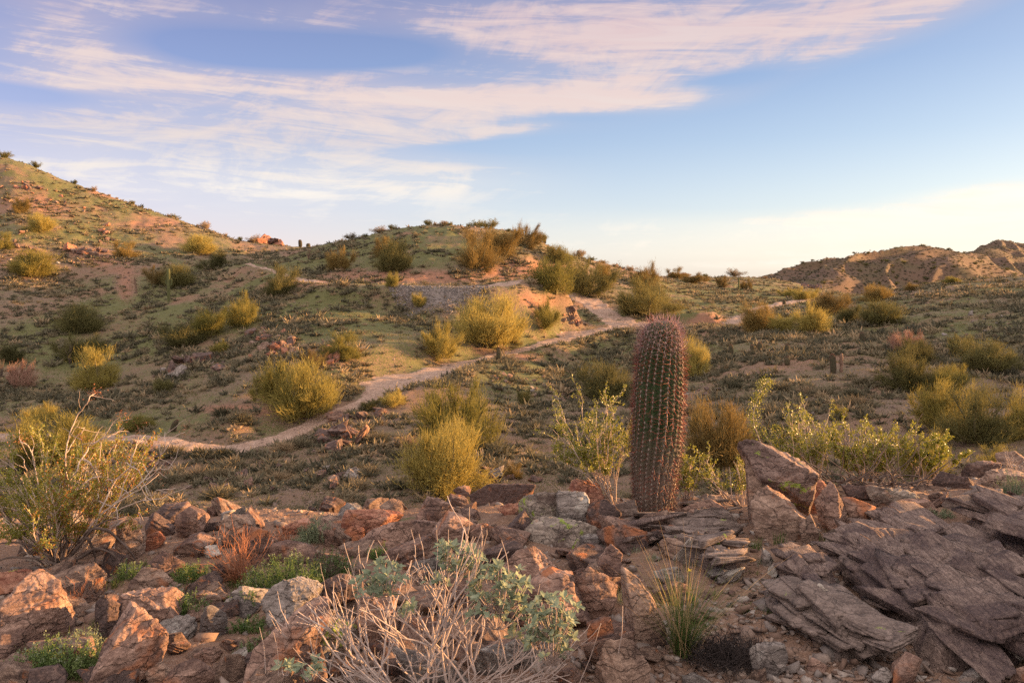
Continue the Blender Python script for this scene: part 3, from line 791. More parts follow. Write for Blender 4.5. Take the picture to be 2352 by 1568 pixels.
# ------------------------------------------------------------------ small scrub on all the slopes
def scrub_unit(rng, n, wd):
    th = rng.uniform(0, 2*math.pi, n); ph = np.arccos(rng.uniform(.05, 1, n))
    D = np.stack([np.sin(ph)*np.cos(th), np.sin(ph)*np.sin(th), np.cos(ph)*.85], 1)
    O = D*rng.uniform(.0,.45,n)[:,None]*np.array([1,1,.8])+rng.normal(0,.06,(n,3))*np.array([1,1,.3])
    O[:,2] = np.maximum(O[:,2], 0)
    D = D+rng.normal(0,.35,(n,3)); D[:,2] = np.abs(D[:,2])
    return O, D, rng.uniform(.18,.42,n)
SCR = []
for s_ in range(4):
    rng = np.random.default_rng(100+s_); O, D, L = scrub_unit(rng, 620, 0)
    g = Geo(); spikes(g, O, D, L, .03, rng=rng); SCR.append((g.mesh('scrub_clump', [M['bursage']]), g.mesh('scrub_clump_tan', [M['bursage_tan']])))
rng = np.random.default_rng(5)
def on_trail(x, y, marg=.3):
    r = np.zeros(x.shape, bool)
    for P in (TR1, TR2, BEN):
        d, v = seg_dist(x, y, P); r |= d < v[:,1]+marg
    return r
# scatter: candidate points over the visible ground, kept by a patchy density
N = 100000
uu = rng.uniform(-250, 2600, N); Yy = 22*np.exp(rng.uniform(0, math.log(200/22), N)**1.0)
xx = (uu-CX)/F*Yy; keep = rng.uniform(0,1,N) < np.clip(Yy/110,0.03,1)**1.25*1.2
keep &= rng.uniform(0,1,N) < .10+1.05*sstep(-.2,.35,fbm(xx/5, Yy/5, oct=4, seed=71))
keep &= (Yy > 52) | (rng.uniform(0,1,N) < .6); keep &= ~on_trail(xx, Yy); dd = np.hypot((xx-(1015-CX)/F*84)*1.3, Yy-84.4); keep &= ~((dd < 7) & (Yy < 86))
xx, Yy, uu = xx[keep], Yy[keep], uu[keep]; zz = height(xx, Yy)
sz = rng.uniform(.16,.72,len(xx))*np.where(rng.uniform(0,1,len(xx)) < .08, 1.7, 1)
order = np.argsort(-(sz/Yy)); near, rest = order[:290], order[290:]
tan = rng.uniform(0,1,len(xx)) < .25
def side(u): return 'left' if u < 780 else ('central' if u < 1570 else 'right')
for k in near:
    z0 = 'close below the foreground crest' if Yy[k] < 36 else 'on the open valley floor'
    o = obj('bursage_clump', SCR[rng.integers(4)][int(tan[k])], None, (xx[k], Yy[k], zz[k]-.02))
    s = sz[k]; o.scale = (s*1.25, s*1.25, s); o.rotation_euler = (0,0,rng.uniform(0,6.28))
    tag(o, ('tan dry' if tan[k] else 'dark grey-green')+' bursage clump '+z0+', '+side(uu[k])+' part', 'shrub', 'bursage clumps on the valley floor')
g = Geo()
O0, D0, L0 = scrub_unit(rng, 40, 0)
for k in rest:
    O, D, L = O0, D0, L0; c, s_ = math.cos(k), math.sin(k)
    Rm = np.array([[c,-s_,0],[s_,c,0],[0,0,1]])
    s = sz[k]*1.12; n = 40 if Yy[k] < 95 else 26
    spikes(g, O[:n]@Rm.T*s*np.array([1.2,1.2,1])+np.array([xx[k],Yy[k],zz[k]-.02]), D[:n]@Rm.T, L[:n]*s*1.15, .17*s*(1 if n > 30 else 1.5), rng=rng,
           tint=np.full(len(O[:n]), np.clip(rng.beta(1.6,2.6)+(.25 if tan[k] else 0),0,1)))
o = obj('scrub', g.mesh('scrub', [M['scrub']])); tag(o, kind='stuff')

_g2 = Geo(); _u = rng.uniform(1700, 2600, 11000); _Y = rng.uniform(285, 580, 11000); _x = (_u-CX)/F*_Y; _z = height(_x, _Y)
for k in range(len(_x)):
    s = rng.uniform(.4,1.2); spikes(_g2, O0[:22]*s+np.array([_x[k],_Y[k],_z[k]]), D0[:22], L0[:22]*s, .28*s, rng=rng, tint=np.full(22, rng.uniform(0,.45)))
o = obj('far_scrub', _g2.mesh('far_scrub', [M['scrub']])); tag(o, kind='stuff')
# low green annuals and dry grass between the scrub
n_ = 62000; _u = rng.uniform(-200, 2550, n_); _Y = 23*np.exp(rng.uniform(0, math.log(140/23), n_)); _x = (_u-CX)/F*_Y
gn = fbm(_x/9, _Y/12, oct=3, seed=41)+.6*fbm(_x/2.2, _Y/2.2, oct=3, seed=91); kp = (rng.random(n_) < .25+.75*sstep(-.3,.3,gn)) & ~on_trail(_x, _Y, .0)
_x, _Y, gn = _x[kp], _Y[kp], gn[kp]; _z = height(_x, _Y); n_ = len(_x); m_ = 9
O_s = np.repeat(np.stack([_x,_Y,_z],1), m_, axis=0)+rng.normal(0,1,(n_*m_,3))*np.array([.16,.16,0])
D_s = rng.normal(0,.55,(n_*m_,3)); D_s[:,2] = rng.uniform(.3,1,n_*m_)
dry = np.repeat(rng.random(n_) < .3, m_)
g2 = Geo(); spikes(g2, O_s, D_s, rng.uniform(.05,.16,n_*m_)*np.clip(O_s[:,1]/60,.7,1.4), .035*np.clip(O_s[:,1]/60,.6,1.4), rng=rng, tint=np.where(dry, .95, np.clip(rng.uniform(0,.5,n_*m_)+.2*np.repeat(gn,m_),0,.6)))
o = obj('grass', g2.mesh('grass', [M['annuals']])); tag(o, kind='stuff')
# far ridge bushes and skyline shrubs
def sky_bush(name, seed, n):
    rng = np.random.default_rng(seed); g = Geo()
    for k in range(12):
        th = rng.uniform(0, 6.28); d = np.array([math.cos(th)*.6, math.sin(th)*.6, rng.uniform(.5,1.2)])
        P, dd = wander((0,0,0), d, rng.uniform(.55,.95), 6, .14, .02, rng); tube(g, P, np.linspace(.010,.003,7), 3)
        i = rng.integers(2, 7, n//12); O = P[i]+rng.normal(0,.09,(len(i),3)); D = dd+rng.normal(0,.8,(len(i),3))+np.array([0,0,.3])
        spikes(g, O, D, rng.uniform(.08,.2,len(i)), .028, rng=rng)
    return g
SKB = [(lambda g: (g.mesh('sky_bush',[M['palo_olive']]), g.mesh('sky_bush_pale',[M['bursage_tan']])))(sky_bush('b',200+i,1900)) for i in range(3)]
def skyY(u, y0, y1):
    Y = _YS[(_YS > y0) & (_YS < y1)]; z = height((u-CX)/F*Y, Y); return Y[np.argmax(z/Y)]
def ridge_shrub(u, h, y0, y1, label, group, pale=0, w=1.1):
    if h < 20 and rnd.random() < .3: return
    h *= rnd.choice((.7,1.0,1.0,1.5)) if y1 < 300 else 1
    Y = skyY(u, y0, y1)-.5; x = (u-CX)/F*Y; s = h*Y/F
    o = obj('skyline_shrub', SKB[rnd.randrange(3)][pale], None, (x, Y, float(height(x, Y))-.05)); o.scale = (s*w, s*w, s); o.rotation_euler = (0,0,rnd.uniform(0,6.28))
    tag(o, label, 'shrub', group)
ridge_shrub(12, 26, 60, 200, 'dark bushy shrub topping the left hill at the frame edge', 'shrubs on the left skyline', w=1.4)
for u in (85,145,168,213,254,268,300,318,352,385,402,430,455,470,492,515,540,556,585):
    ridge_shrub(u+rnd.uniform(-4,4), rnd.uniform(7,15), 60, 200, 'small thin shrub on the skyline of the left hill', 'shrubs on the left skyline', rnd.random() < .4)
for u in (705,722,742,760,800,835,870,885,905,960,985,1003,1018,1035,1050,1075,1098,1120,1140,1165,1225,1240):
    ridge_shrub(u+rnd.uniform(-4,4), rnd.uniform(7,17), 60, 150, 'small wiry shrub on the skyline of the central hill', 'shrubs on the central skyline', rnd.random() < .5, 1.3)
for u in (1300,1330,1348,1362,1385,1410,1428,1450,1470,1500,1520,1580,1605,1625,1650,1670,1690,1740,1760):
    ridge_shrub(u+rnd.uniform(-4,4), rnd.uniform(6,15), 100, 230, 'small pale shrub on the low ridge right of the central hill', 'shrubs on the low ridge', rnd.random() < .6, 1.4)
for u in (1800,1840,1868,1890,1925,1960,1990,2020,2055,2080,2120,2150,2180,2215,2250,2330):
    ridge_shrub(u+rnd.uniform(-6,6), rnd.uniform(3,7), 300, 640, 'tiny shrub on the crest of the far ridge', 'shrubs on the far ridge', 0, 1.5)
for k in range(60):
    u = rnd.uniform(1800, 2340); v = rnd.uniform(600, 665); p = hit(u, v, 230)
    if p[1] > 600: continue
    o = obj('ridge_shrub', SKB[rnd.randrange(3)][0], None, (p[0], p[1], p[2]-.1)); s = rnd.uniform(3,7)*p[1]/F; o.scale = (s*1.6,s*1.6,s)
    tag(o, 'tiny shrub on the lit slope of the far ridge', 'shrub', 'shrubs on the far slope')
# ------------------------------------------------------------------ rocks
import bmesh
def ico(sub):
    bm = bmesh.new(); bmesh.ops.create_icosphere(bm, subdivisions=sub, radius=1.0)
    V = np.array([v.co[:] for v in bm.verts]); Fc = np.array([[v.index for v in f.verts] for f in bm.faces]); bm.free()
    V /= np.linalg.norm(V, axis=1)[:,None]; return V, Fc
ICO = {k: ico(k) for k in (1,2,3,4,5,6)}

def polytope(D, N, H, k=26.0):
    q = np.maximum(D @ N.T, 1e-6)/H[None,:]
    mx = q.max(1, keepdims=True)
    return 1/(mx[:,0]*((q/mx)**k).sum(1)**(1/k))

def roughen(P, D, size, seed, amp=1.0, strata=.5, axis=None):
    rng = np.random.default_rng(seed); o = rng.uniform(-50, 50, 3)
    q = P/size
    n1 = fbm(q[:,0]*2.2+o[0], q[:,1]*2.2+o[1], q[:,2]*2.2+o[2], oct=5, seed=seed, gain=.55)
    n2 = fbm(q[:,0]*5+o[1], q[:,1]*5+o[2], q[:,2]*5+o[0], oct=4, seed=seed+3, ridged=True)
    n3 = vnoise(q[:,0]*24+o[0], q[:,1]*24+o[1], q[:,2]*24+o[2], seed+9)
    d = size*amp*(.045*n1+.034*n2+.010*n3)
    if axis is None: axis = rng.normal(0,1,3)
    axis = axis/np.linalg.norm(axis)
    s = q @ axis+.10*fbm(q[:,0]*1.7+9, q[:,1]*1.7, q[:,2]*1.7, oct=3, seed=seed+5)
    t = s*11; fr = t-np.floor(t)
    lay = _hash(np.floor(t).astype(np.int64), np.zeros(len(t),np.int64), np.zeros(len(t),np.int64), seed)
    nxt = _hash(np.floor(t).astype(np.int64)+1, np.zeros(len(t),np.int64), np.zeros(len(t),np.int64), seed)
    d += size*strata*.045*(lay*(1-sstep(.75,1,fr))+nxt*sstep(.75,1,fr))
    return P+D*d[:,None]

def rock_mesh(name, N, H, sub, mat, seed, size, amp=1.0, strata=.5, frame=None, axis=None, k=26.0):
    D, Fc = ICO[sub]
    P = D*polytope(D, N, H, k)[:,None]
    P = roughen(P, D, size, seed, amp, strata, axis)
    if frame is not None: P = P @ frame
    return mesh_from(name, P, Fc, [mat], smooth=sub >= 5)

MATN = dict(t='rock_tan', p='rock_pink', d='rock_dark', g='rock_grey', l='rock_lichen', r='rock_red', w='rock_pale', y='rock_layer', s='rock_slab', c='rock_cap')
def boulder(poly, mk, label, Y=None, thick=.42, strata=.5, amp=1.0, seed=None, bury=.12, group='boulders of the rocky foreground', name='boulder', lift=0, sub=None, grow=1.10):
    pu = np.array(poly, float); c = pu.mean(0); pu = c+(pu-c)*grow; ext = pu.max(0)-pu.min(0)
    if seed is None: seed = int(c[0]*13+c[1]*7) % 9973
    rng = np.random.default_rng(seed)
    vb = pu[:,1].max()
    if Y is None: Y = hit(c[0], min(vb-ext[1]*.12, 1640), 1.5, 12)[1]+ext.min()*.22*thick*4.5/F
    low = pu[:,1] > c[1]+ext[1]*.22
    pu[low,1] += bury*ext[1]
    C = pt(c[0], c[1], Y)
    f = C/np.linalg.norm(C); r = np.cross(f, (0,0,1)); r /= np.linalg.norm(r); up = np.cross(r, f)
    sc = np.linalg.norm(C)/F
    W = [pt(a, b, Y)-C for a, b in pu]
    # polygon in the plane facing the viewer
    Q = []
    for a, b in pu:
        ray = np.array([(a-CX)/F, 1, (HV-b)/F]); tt = (C @ f)/(ray @ f); w = ray*tt-C; Q.append((w @ r, w @ up))
    Q = np.array(Q); Q -= 0
    area = 0.5*np.sum(Q[:,0]*np.roll(Q[:,1],-1)-np.roll(Q[:,0],-1)*Q[:,1])
    if area < 0: Q = Q[::-1]
    sz = math.sqrt(abs(area)); T = sz*thick
    N, H = [], []
    for a, b in zip(Q, np.roll(Q, -1, axis=0)):
        e = b-a; L = np.linalg.norm(e)
        if L < 1e-6: continue
        n2 = np.array([e[1], -e[0]])/L; tl = rng.uniform(-.55,.55)
        n = np.array([n2[0], n2[1], tl]); n /= np.linalg.norm(n); h = n[:2] @ a
        if h > 0: N.append(n); H.append(h)
    for s in (-1, 1):
        for j in range(3):
            n = np.array([rng.uniform(-.6,.6), rng.uniform(-.5,.6), s*1.0]); n /= np.linalg.norm(n)
            N.append(n); H.append(T*rng.uniform(.85,1.1))
    if sub is None: sub = 6 if ext.max() > 120 else 5
    fr = np.stack([r, up, f])      # rows: local axes in world
    me = rock_mesh(name, np.array(N), np.array(H), sub, M[MATN[mk]], seed, sz, amp, strata, fr, k=60.0)
    o = obj(name, me, None, C+np.array([0,0,lift])); tag(o, label, 'rock', group)
    return o

def c3(*p): return [(x*.3052, 1091+y*.3052) for x, y in p]
def c4(*p): return [(574+x*.3052, 1091+y*.3052) for x, y in p]
def c5(*p): return [(1148.5+x*.3052, 1091+y*.3052) for x, y in p]
def c6(*p): return [(1634+x*.3052, 1091+y*.3052) for x, y in p]
def cb(*p): return [(1548+x*.3418, 861+y*.3418) for x, y in p]
BO = [
 (c3((110,940),(230,800),(330,755),(480,890),(510,1120),(430,1285),(130,1270)),'p','large angular boulder at far left with an orange lit diagonal face'),
 (c3((660,1600),(790,1330),(1010,1030),(1170,1120),(1212,1270),(1080,1600)),'p','tall wedge shaped boulder at the bottom left, red face turned to the sun'),
 (c3((890,1010),(940,900),(1100,885),(1270,868),(1345,1010),(1250,1110),(900,1200)),'p','wide two part boulder just behind the bottom left wedge boulder'),
 (c3((725,1000),(850,905),(918,960),(890,1190),(760,1240)),'d','narrow dark boulder between the far left boulder and the wide two part one'),
 (c3((370,780),(590,690),(700,690),(775,750),(770,840),(480,900)),'t','low rounded rock under the trunk of the left creosote'),
 (c3((885,400),(940,368),(1045,365),(1078,450),(1050,590),(930,650),(880,560)),'t','upright tan block glowing in the sun right of the left creosote'),
 (c3((1328,315),(1440,240),(1530,290),(1548,380),(1450,475),(1350,450)),'p','pale pink sunlit boulder with a notched left edge on the crest'),
 (c3((1165,340),(1250,245),(1400,215),(1440,270),(1400,400),(1200,400)),'d','dark domed boulder behind the pale pink sunlit one'),
 (c3((1660,380),(1800,305),(1905,352),(1890,530),(1700,540)),'t','broad sunlit tan boulder behind a tangle of red twigs'),
 (c3((1885,400),(2010,440),(2020,620),(1890,695),(1830,560)),'p','pink slab leaning on the right of the broad sunlit tan boulder'),
 (c3((1105,400),(1160,310),(1290,390),(1290,450),(1110,470)),'d','small dark rock between the upright tan block and the notched pink boulder'),
 (c3((1078,480),(1190,425),(1232,470),(1140,565),(1075,545)),'r','small rusty rock touching the right foot of the upright tan block'),
 (c3((1115,690),(1230,583),(1392,660),(1345,740),(1200,760)),'p','tilted brick shaped pink rock in front of the upright tan block'),
 (c3((972,840),(1110,705),(1190,720),(1255,800),(1080,905),(980,885)),'t','cracked split rock with dark parallel fissures left of the green herbs'),
 (c3((2035,530),(2170,498),(2330,530),(2345,610),(2100,660),(2030,625)),'p','rounded pink rock just right of the leaning pink slab'),
 (c3((1665,970),(1820,845),(2005,862),(2010,945),(1720,1010)),'g','flat grey slab below the green herb patch'),
 (c3((1525,1060),(1600,1020),(1672,1050),(1715,1185),(1580,1225),(1525,1180)),'g','small blue grey rock below the flat grey slab'),
 (c3((1478,900),(1530,870),(1625,890),(1665,1000),(1560,1025)),'t','small brown rock left of the flat grey slab'),
 (c4((125,940),(200,850),(300,795),(450,790),(545,850),(420,1000),(250,1090)),'g','large grey and dark rounded boulder left of the brittlebush'),
 (c4((480,880),(700,758),(810,790),(840,900),(500,990)),'d','dark boulder ridge joining the big grey boulder to the brittlebush'),
 (c3((1205,1220),(1340,1190),(1412,1260),(1330,1315),(1220,1295)),'t','small tan rock right of the bottom left wedge boulder'),
 (c3((1165,1600),(1280,1490),(1400,1420),(1520,1420),(1600,1500),(1570,1600)),'p','low broad rock at the bottom edge right of the wedge boulder'),
 (c3((1475,1340),(1600,1290),(1675,1330),(1620,1385),(1490,1405)),'p','flat brown stone above the low broad rock at the bottom edge'),
 (c3((50,1450),(180,1360),(195,1420),(130,1600),(50,1600)),'t','small rock in the bottom left corner'),
 (c3((235,1470),(440,1430),(490,1500),(440,1610),(235,1600)),'d','low dark rock at the bottom edge beside the corner rock'),
 (c4((-10,1600),(60,1300),(330,1075),(600,980),(840,1080),(500,1200),(330,1600)),'p','long sloping boulder behind the dead brittlebush stems, lower left'),
 (c4((380,1190),(560,1060),(830,1040),(850,1240),(600,1330),(430,1300)),'l','mossy underside boulder beneath the dead brittlebush stems'),
 (c4((830,900),(980,880),(1090,1000),(1100,1250),(900,1280),(820,1100)),'p','brown boulder seen through the middle of the brittlebush'),
 (c3((-10,960),(80,930),(105,1060),(10,1090)),'t','small brown rock at the left edge beside the large angular boulder'),
 (c3((1720,1360),(1850,1310),(1875,1385),(1760,1415)),'g','pale flat stone left of the long sloping boulder'),
 (c3((-10,740),(190,715),(245,770),(110,880),(-10,890)),'r','pink red rock at the left edge under the creosote'),
 (c3((2125,390),(2260,338),(2352,345),(2400,400),(2160,440)),'r','orange sunlit rock behind the pale green herb'),
 (c3((1125,1480),(1220,1420),(1295,1470),(1240,1590),(1130,1590)),'t','rounded stone at the right foot of the wedge boulder'),
 (c3((-10,1150),(110,1130),(125,1205),(20,1220)),'d','small dark rock below the far left boulder'),
 (c3((1545,545),(1620,530),(1645,605),(1560,625)),'w','small pale pink stone under the broad sunlit tan boulder'),
 (c4((700,395),(760,275),(1090,280),(1128,300),(1070,360),(960,445),(860,440)),'r','long flat topped red boulder with a dark top on the crest'),
 (c4((985,240),(1060,185),(1120,215),(1165,318),(1110,320),(1000,265)),'t','curved shell like rock lit white behind the long red boulder'),
 (c4((1262,318),(1350,175),(1430,190),(1515,295),(1400,340)),'p','triangular sunlit rock rising on the crest near centre'),
 (c4((1405,450),(1500,300),(1600,320),(1700,385),(1560,490),(1440,530)),'p','faceted pink boulder with yellow lichen below the triangular crest rock'),
 (c4((710,430),(780,390),(852,425),(852,510),(770,520)),'r','small orange boulder in front of the long red boulder'),
 (c4((565,440),(700,430),(745,525),(580,520)),'p','flat brown rock left of the small orange boulder'),
 (c4((845,490),(1010,388),(1190,372),(1213,440),(1180,530),(870,570)),'p','broad low boulder with a sunlit top in front of the long red boulder'),
 (c4((1230,345),(1420,360),(1455,420),(1380,485),(1250,455)),'p','small pink boulder between the triangular and faceted rocks'),
 (c4((1625,440),(1730,370),(1832,405),(1800,475),(1700,500)),'p','low pink rock right of the faceted boulder'),
 (c5((165,215),(300,160),(500,148),(470,340),(260,405),(180,335)),'l','left half of the big split boulder, green lichen along its top'),
 (c5((430,155),(610,155),(640,200),(658,290),(645,390),(430,350)),'g','smooth grey right half of the big split boulder'),
 (c5((515,180),(570,48),(640,50),(745,115),(790,230),(640,260),(560,235)),'r','red leaning pointed boulder behind the big split boulder'),
 (c5((203,480),(250,385),(420,338),(690,390),(770,490),(818,530),(740,680),(640,695),(280,570)),'l','overhanging boulder with a bright green lichen stripe and rusty left end',dict(Y=4.72,strata=.9,thick=.5)),
 (c5((30,720),(130,590),(250,560),(400,690),(380,800),(150,800)),'p','pinkish boulder under the left end of the overhanging boulder'),
 (c5((180,900),(400,730),(520,760),(610,960),(665,1090),(400,1130),(170,1060)),'p','pink sunlit slab right of the silver leaves'),
 (c5((745,660),(820,535),(905,620),(870,745),(790,810)),'p','pink rock supporting the right end of the overhanging boulder'),
 (c5((588,810),(650,755),(830,800),(862,900),(760,1080),(670,1060),(600,950)),'p','curved boulder standing left of the tall pale slab'),
 (c5((915,715),(1070,810),(1112,900),(1200,1020),(1243,1280),(1170,1345),(1000,1275),(955,1050),(930,900)),'t','tall pale slab leaning in the centre foreground left of the grass tuft'),
 (c5((425,690),(520,598),(592,690),(550,735),(470,725)),'r','small orange stone wedged under the overhanging boulder',dict(Y=4.35,bury=0)),
 (c5((520,750),(600,700),(615,780),(560,810)),'r','smaller orange stone below the wedged orange stone',dict(Y=4.3,bury=0)),
 (c5((1170,725),(1330,700),(1385,790),(1300,835),(1180,775)),'g','pale grey stone right of the tall pale slab top'),
 (c5((1165,880),(1290,810),(1395,830),(1405,960),(1200,970)),'p','rounded pink boulder directly behind the grass tuft'),
 (c5((745,1440),(850,1300),(980,1290),(1105,1450),(1080,1600),(760,1600)),'t','pale boulder at the bottom edge below the tall pale slab'),
 (c5((650,245),(800,220),(875,300),(800,405),(660,390)),'d','dark rock right of the smooth grey half boulder'),
 (c5((870,245),(1000,208),(1033,325),(930,345)),'y','white edged stone at the left foot of the barrel cactus'),
 (c5((675,1140),(830,1090),(862,1250),(780,1400),(700,1350)),'d','dark boulder between brittlebush twigs and the tall pale slab'),
 (c6((300,1350),(350,1275),(530,1280),(560,1400),(450,1510),(320,1430)),'g','pale grey block below the black dead bush'),
 (c5((-5,255),(150,208),(148,275),(60,295)),'r','bright orange sunlit rock left of the big split boulder'),
 (c5((60,405),(170,300),(240,400),(180,465)),'d','dark rock under the left half of the big split boulder'),
 (c4((1480,235),(1520,160),(1620,170),(1645,235)),'d','dark rounded boulder beyond the crest below the nearest palo verde',dict(Y=9.5)),
 (c4((1535,120),(1620,80),(1655,120),(1600,168)),'d','small dark boulder beyond the crest touching the nearest palo verde',dict(Y=10.5)),
 (c4((1715,160),(1850,75),(2070,75),(2105,150),(2000,240),(1750,240)),'d','massive dark boulder beyond the crest left of the big split boulder',dict(Y=9.2)),
 (cb((430,490),(530,462),(740,510),(860,590),(958,645),(940,770),(895,940),(800,895),(600,800),(500,640)),'c','massive tilted cap boulder with green lichen right of the barrel cactus',dict(Y=4.95,thick=.6,bury=0,strata=.5,grow=1.0)),
 (cb((490,570),(600,640),(660,830),(620,1010),(530,950)),'t','pillar boulder holding up the left end of the massive cap boulder',dict(Y=4.93,grow=1.2)),
 (cb((560,840),(640,775),(800,895),(855,1010),(830,1090),(600,1010)),'t','rounded brown boulder in front under the massive cap boulder',dict(grow=1.2)),
 (cb((925,730),(1010,735),(1062,800),(1010,990),(920,920)),'r','dark red boulder in the gap right of the massive cap boulder',dict(Y=5.15)),
 (cb((978,870),(1060,738),(1122,850),(1145,1030),(1100,1080),(1000,990)),'p','rippled sunlit boulder leaning right of the massive cap boulder'),
 (cb((1125,835),(1180,828),(1330,880),(1305,955),(1240,1025)),'p','pink sunlit slab fallen beside the rippled boulder'),
 (cb((1135,740),(1350,760),(1365,835),(1180,825)),'d','straight dark ledge rock under the right creosote'),
 (cb((1335,775),(1450,758),(1685,812),(1460,870),(1370,855)),'l','flat greenish slab under the creosote branches'),
 (cb((1845,870),(1930,810),(2180,783),(2195,840),(2090,935),(1930,935)),'y','layered pinkish boulder near the right edge above the bedrock'),
 (cb((1990,780),(2080,690),(2150,638),(2352,680),(2380,790),(2100,800)),'t','broad tan boulder at the right edge of the crest'),
 (cb((1745,725),(1800,658),(1990,708),(2015,755),(1800,765)),'d','dark wedge boulder on the crest at right'),
 (cb((1940,660),(2030,588),(2200,590),(2150,690),(1955,695)),'d','dark brown block behind the broad tan boulder'),
 (cb((2175,530),(2290,518),(2352,560),(2360,620),(2190,590)),'t','flat topped block highest on the crest at the right edge'),
 (cb((850,1010),(920,950),(980,1080),(1005,1140),(880,1120)),'t','upright pale stone at the foot of the rippled boulder'),
 (cb((1540,850),(1700,838),(1765,905),(1600,930)),'p','low rounded rock on the gravel below the flat greenish slab'),
 (cb((1718,805),(1790,788),(1832,845),(1740,865)),'t','small tan rock right of the flat greenish slab'),
 (cb((1788,1470),(1850,1408),(1932,1445),(1900,1515),(1805,1505)),'w','white quartz like rock lying on the bedrock slab'),
 (c6((738,895),(800,843),(960,960),(1085,1090),(1045,1160),(880,1085),(790,1000)),'w','pale elongated block lying across the left part of the bedrock'),
 (c6((2170,955),(2270,910),(2400,890),(2400,965),(2200,980)),'t','smooth tan stone at the right edge on the bedrock',dict(bury=.05)),
 (c6((1345,1600),(1380,1430),(1470,1338),(1562,1390),(1540,1500),(1470,1600)),'p','pink angular block at the bottom edge in front of the bedrock'),
 (c6((2085,1195),(2150,1198),(2365,1350),(2350,1410),(2150,1295)),'w','long pale stone on the bedrock near the bottom right corner'),
 (c6((2168,1045),(2230,1000),(2282,1060),(2190,1085)),'w','small white cube shaped stone near the right edge'),
 (c6((520,600),(545,568),(612,610),(570,642)),'g','small grey stone left of the bedrock slab'),
 (c6((1880,1510),(2050,1418),(2065,1530),(1900,1600)),'g','bluish grey stone at the bottom right'),
 (c6((2060,1510),(2140,1400),(2195,1480),(2140,1600)),'g','pointed grey stone right of the bluish one at the bottom'),
 (c6((1215,1510),(1300,1448),(1355,1515),(1285,1600)),'g','grey stone just left of the pink angular block at the bottom edge'),
 (c5((975,395),(1130,312),(1290,300),(1300,400),(1180,450),(1010,440)),'t','blocky brown rock at the foot of the barrel cactus, left of the centre ledge',dict(grow=1.0)),
 (c5((1290,305),(1440,235),(1600,188),(1715,262),(1640,345),(1350,360)),'p','long orange topped rock just right of the barrel cactus base',dict(grow=1.0)),
 (c5((1140,425),(1300,380),(1430,440),(1360,505),(1170,490)),'d','dark flat rock below the barrel cactus base',dict(grow=1.0)),
 (c5((1425,385),(1650,330),(1830,400),(1720,490),(1460,475)),'y','broad layered rock between the cactus and the massive cap boulder',dict(grow=1.0)),
 (c5((1215,505),(1400,485),(1560,520),(1540,620),(1330,640),(1230,580)),'t','chunky fractured rock below the dark flat rock by the cactus',dict(grow=1.0)),
 (c5((730,425),(900,400),(1110,450),(1090,570),(900,600),(790,530)),'d','dark wide rock between the overhanging boulder and the cactus',dict(grow=1.0)),
 (c6((2220,1600),(2270,1500),(2400,1440),(2400,1600)),'p','pinkish block in the bottom right corner'),
 (c6((1095,405),(1180,390),(1235,440),(1190,480),(1110,470)),'p','round pink rock at the upper left of the bedrock'),
 (c6((720,1440),(760,1375),(860,1430),(850,1475),(740,1480)),'p','small brown rock below the lower bedrock ledge'),
 (c6((390,560),(440,600),(470,690),(380,690)),'g','upright grey fin of rock beside small grass sprouts'),
 (c6((1720,880),(1730,855),(1860,830),(1880,880),(1790,915)),'w','whitish lump of rock resting on the middle of the bedrock'),
]
for b_ in BO: boulder(b_[0], b_[1], b_[2], **(b_[3] if len(b_) > 3 else {}))

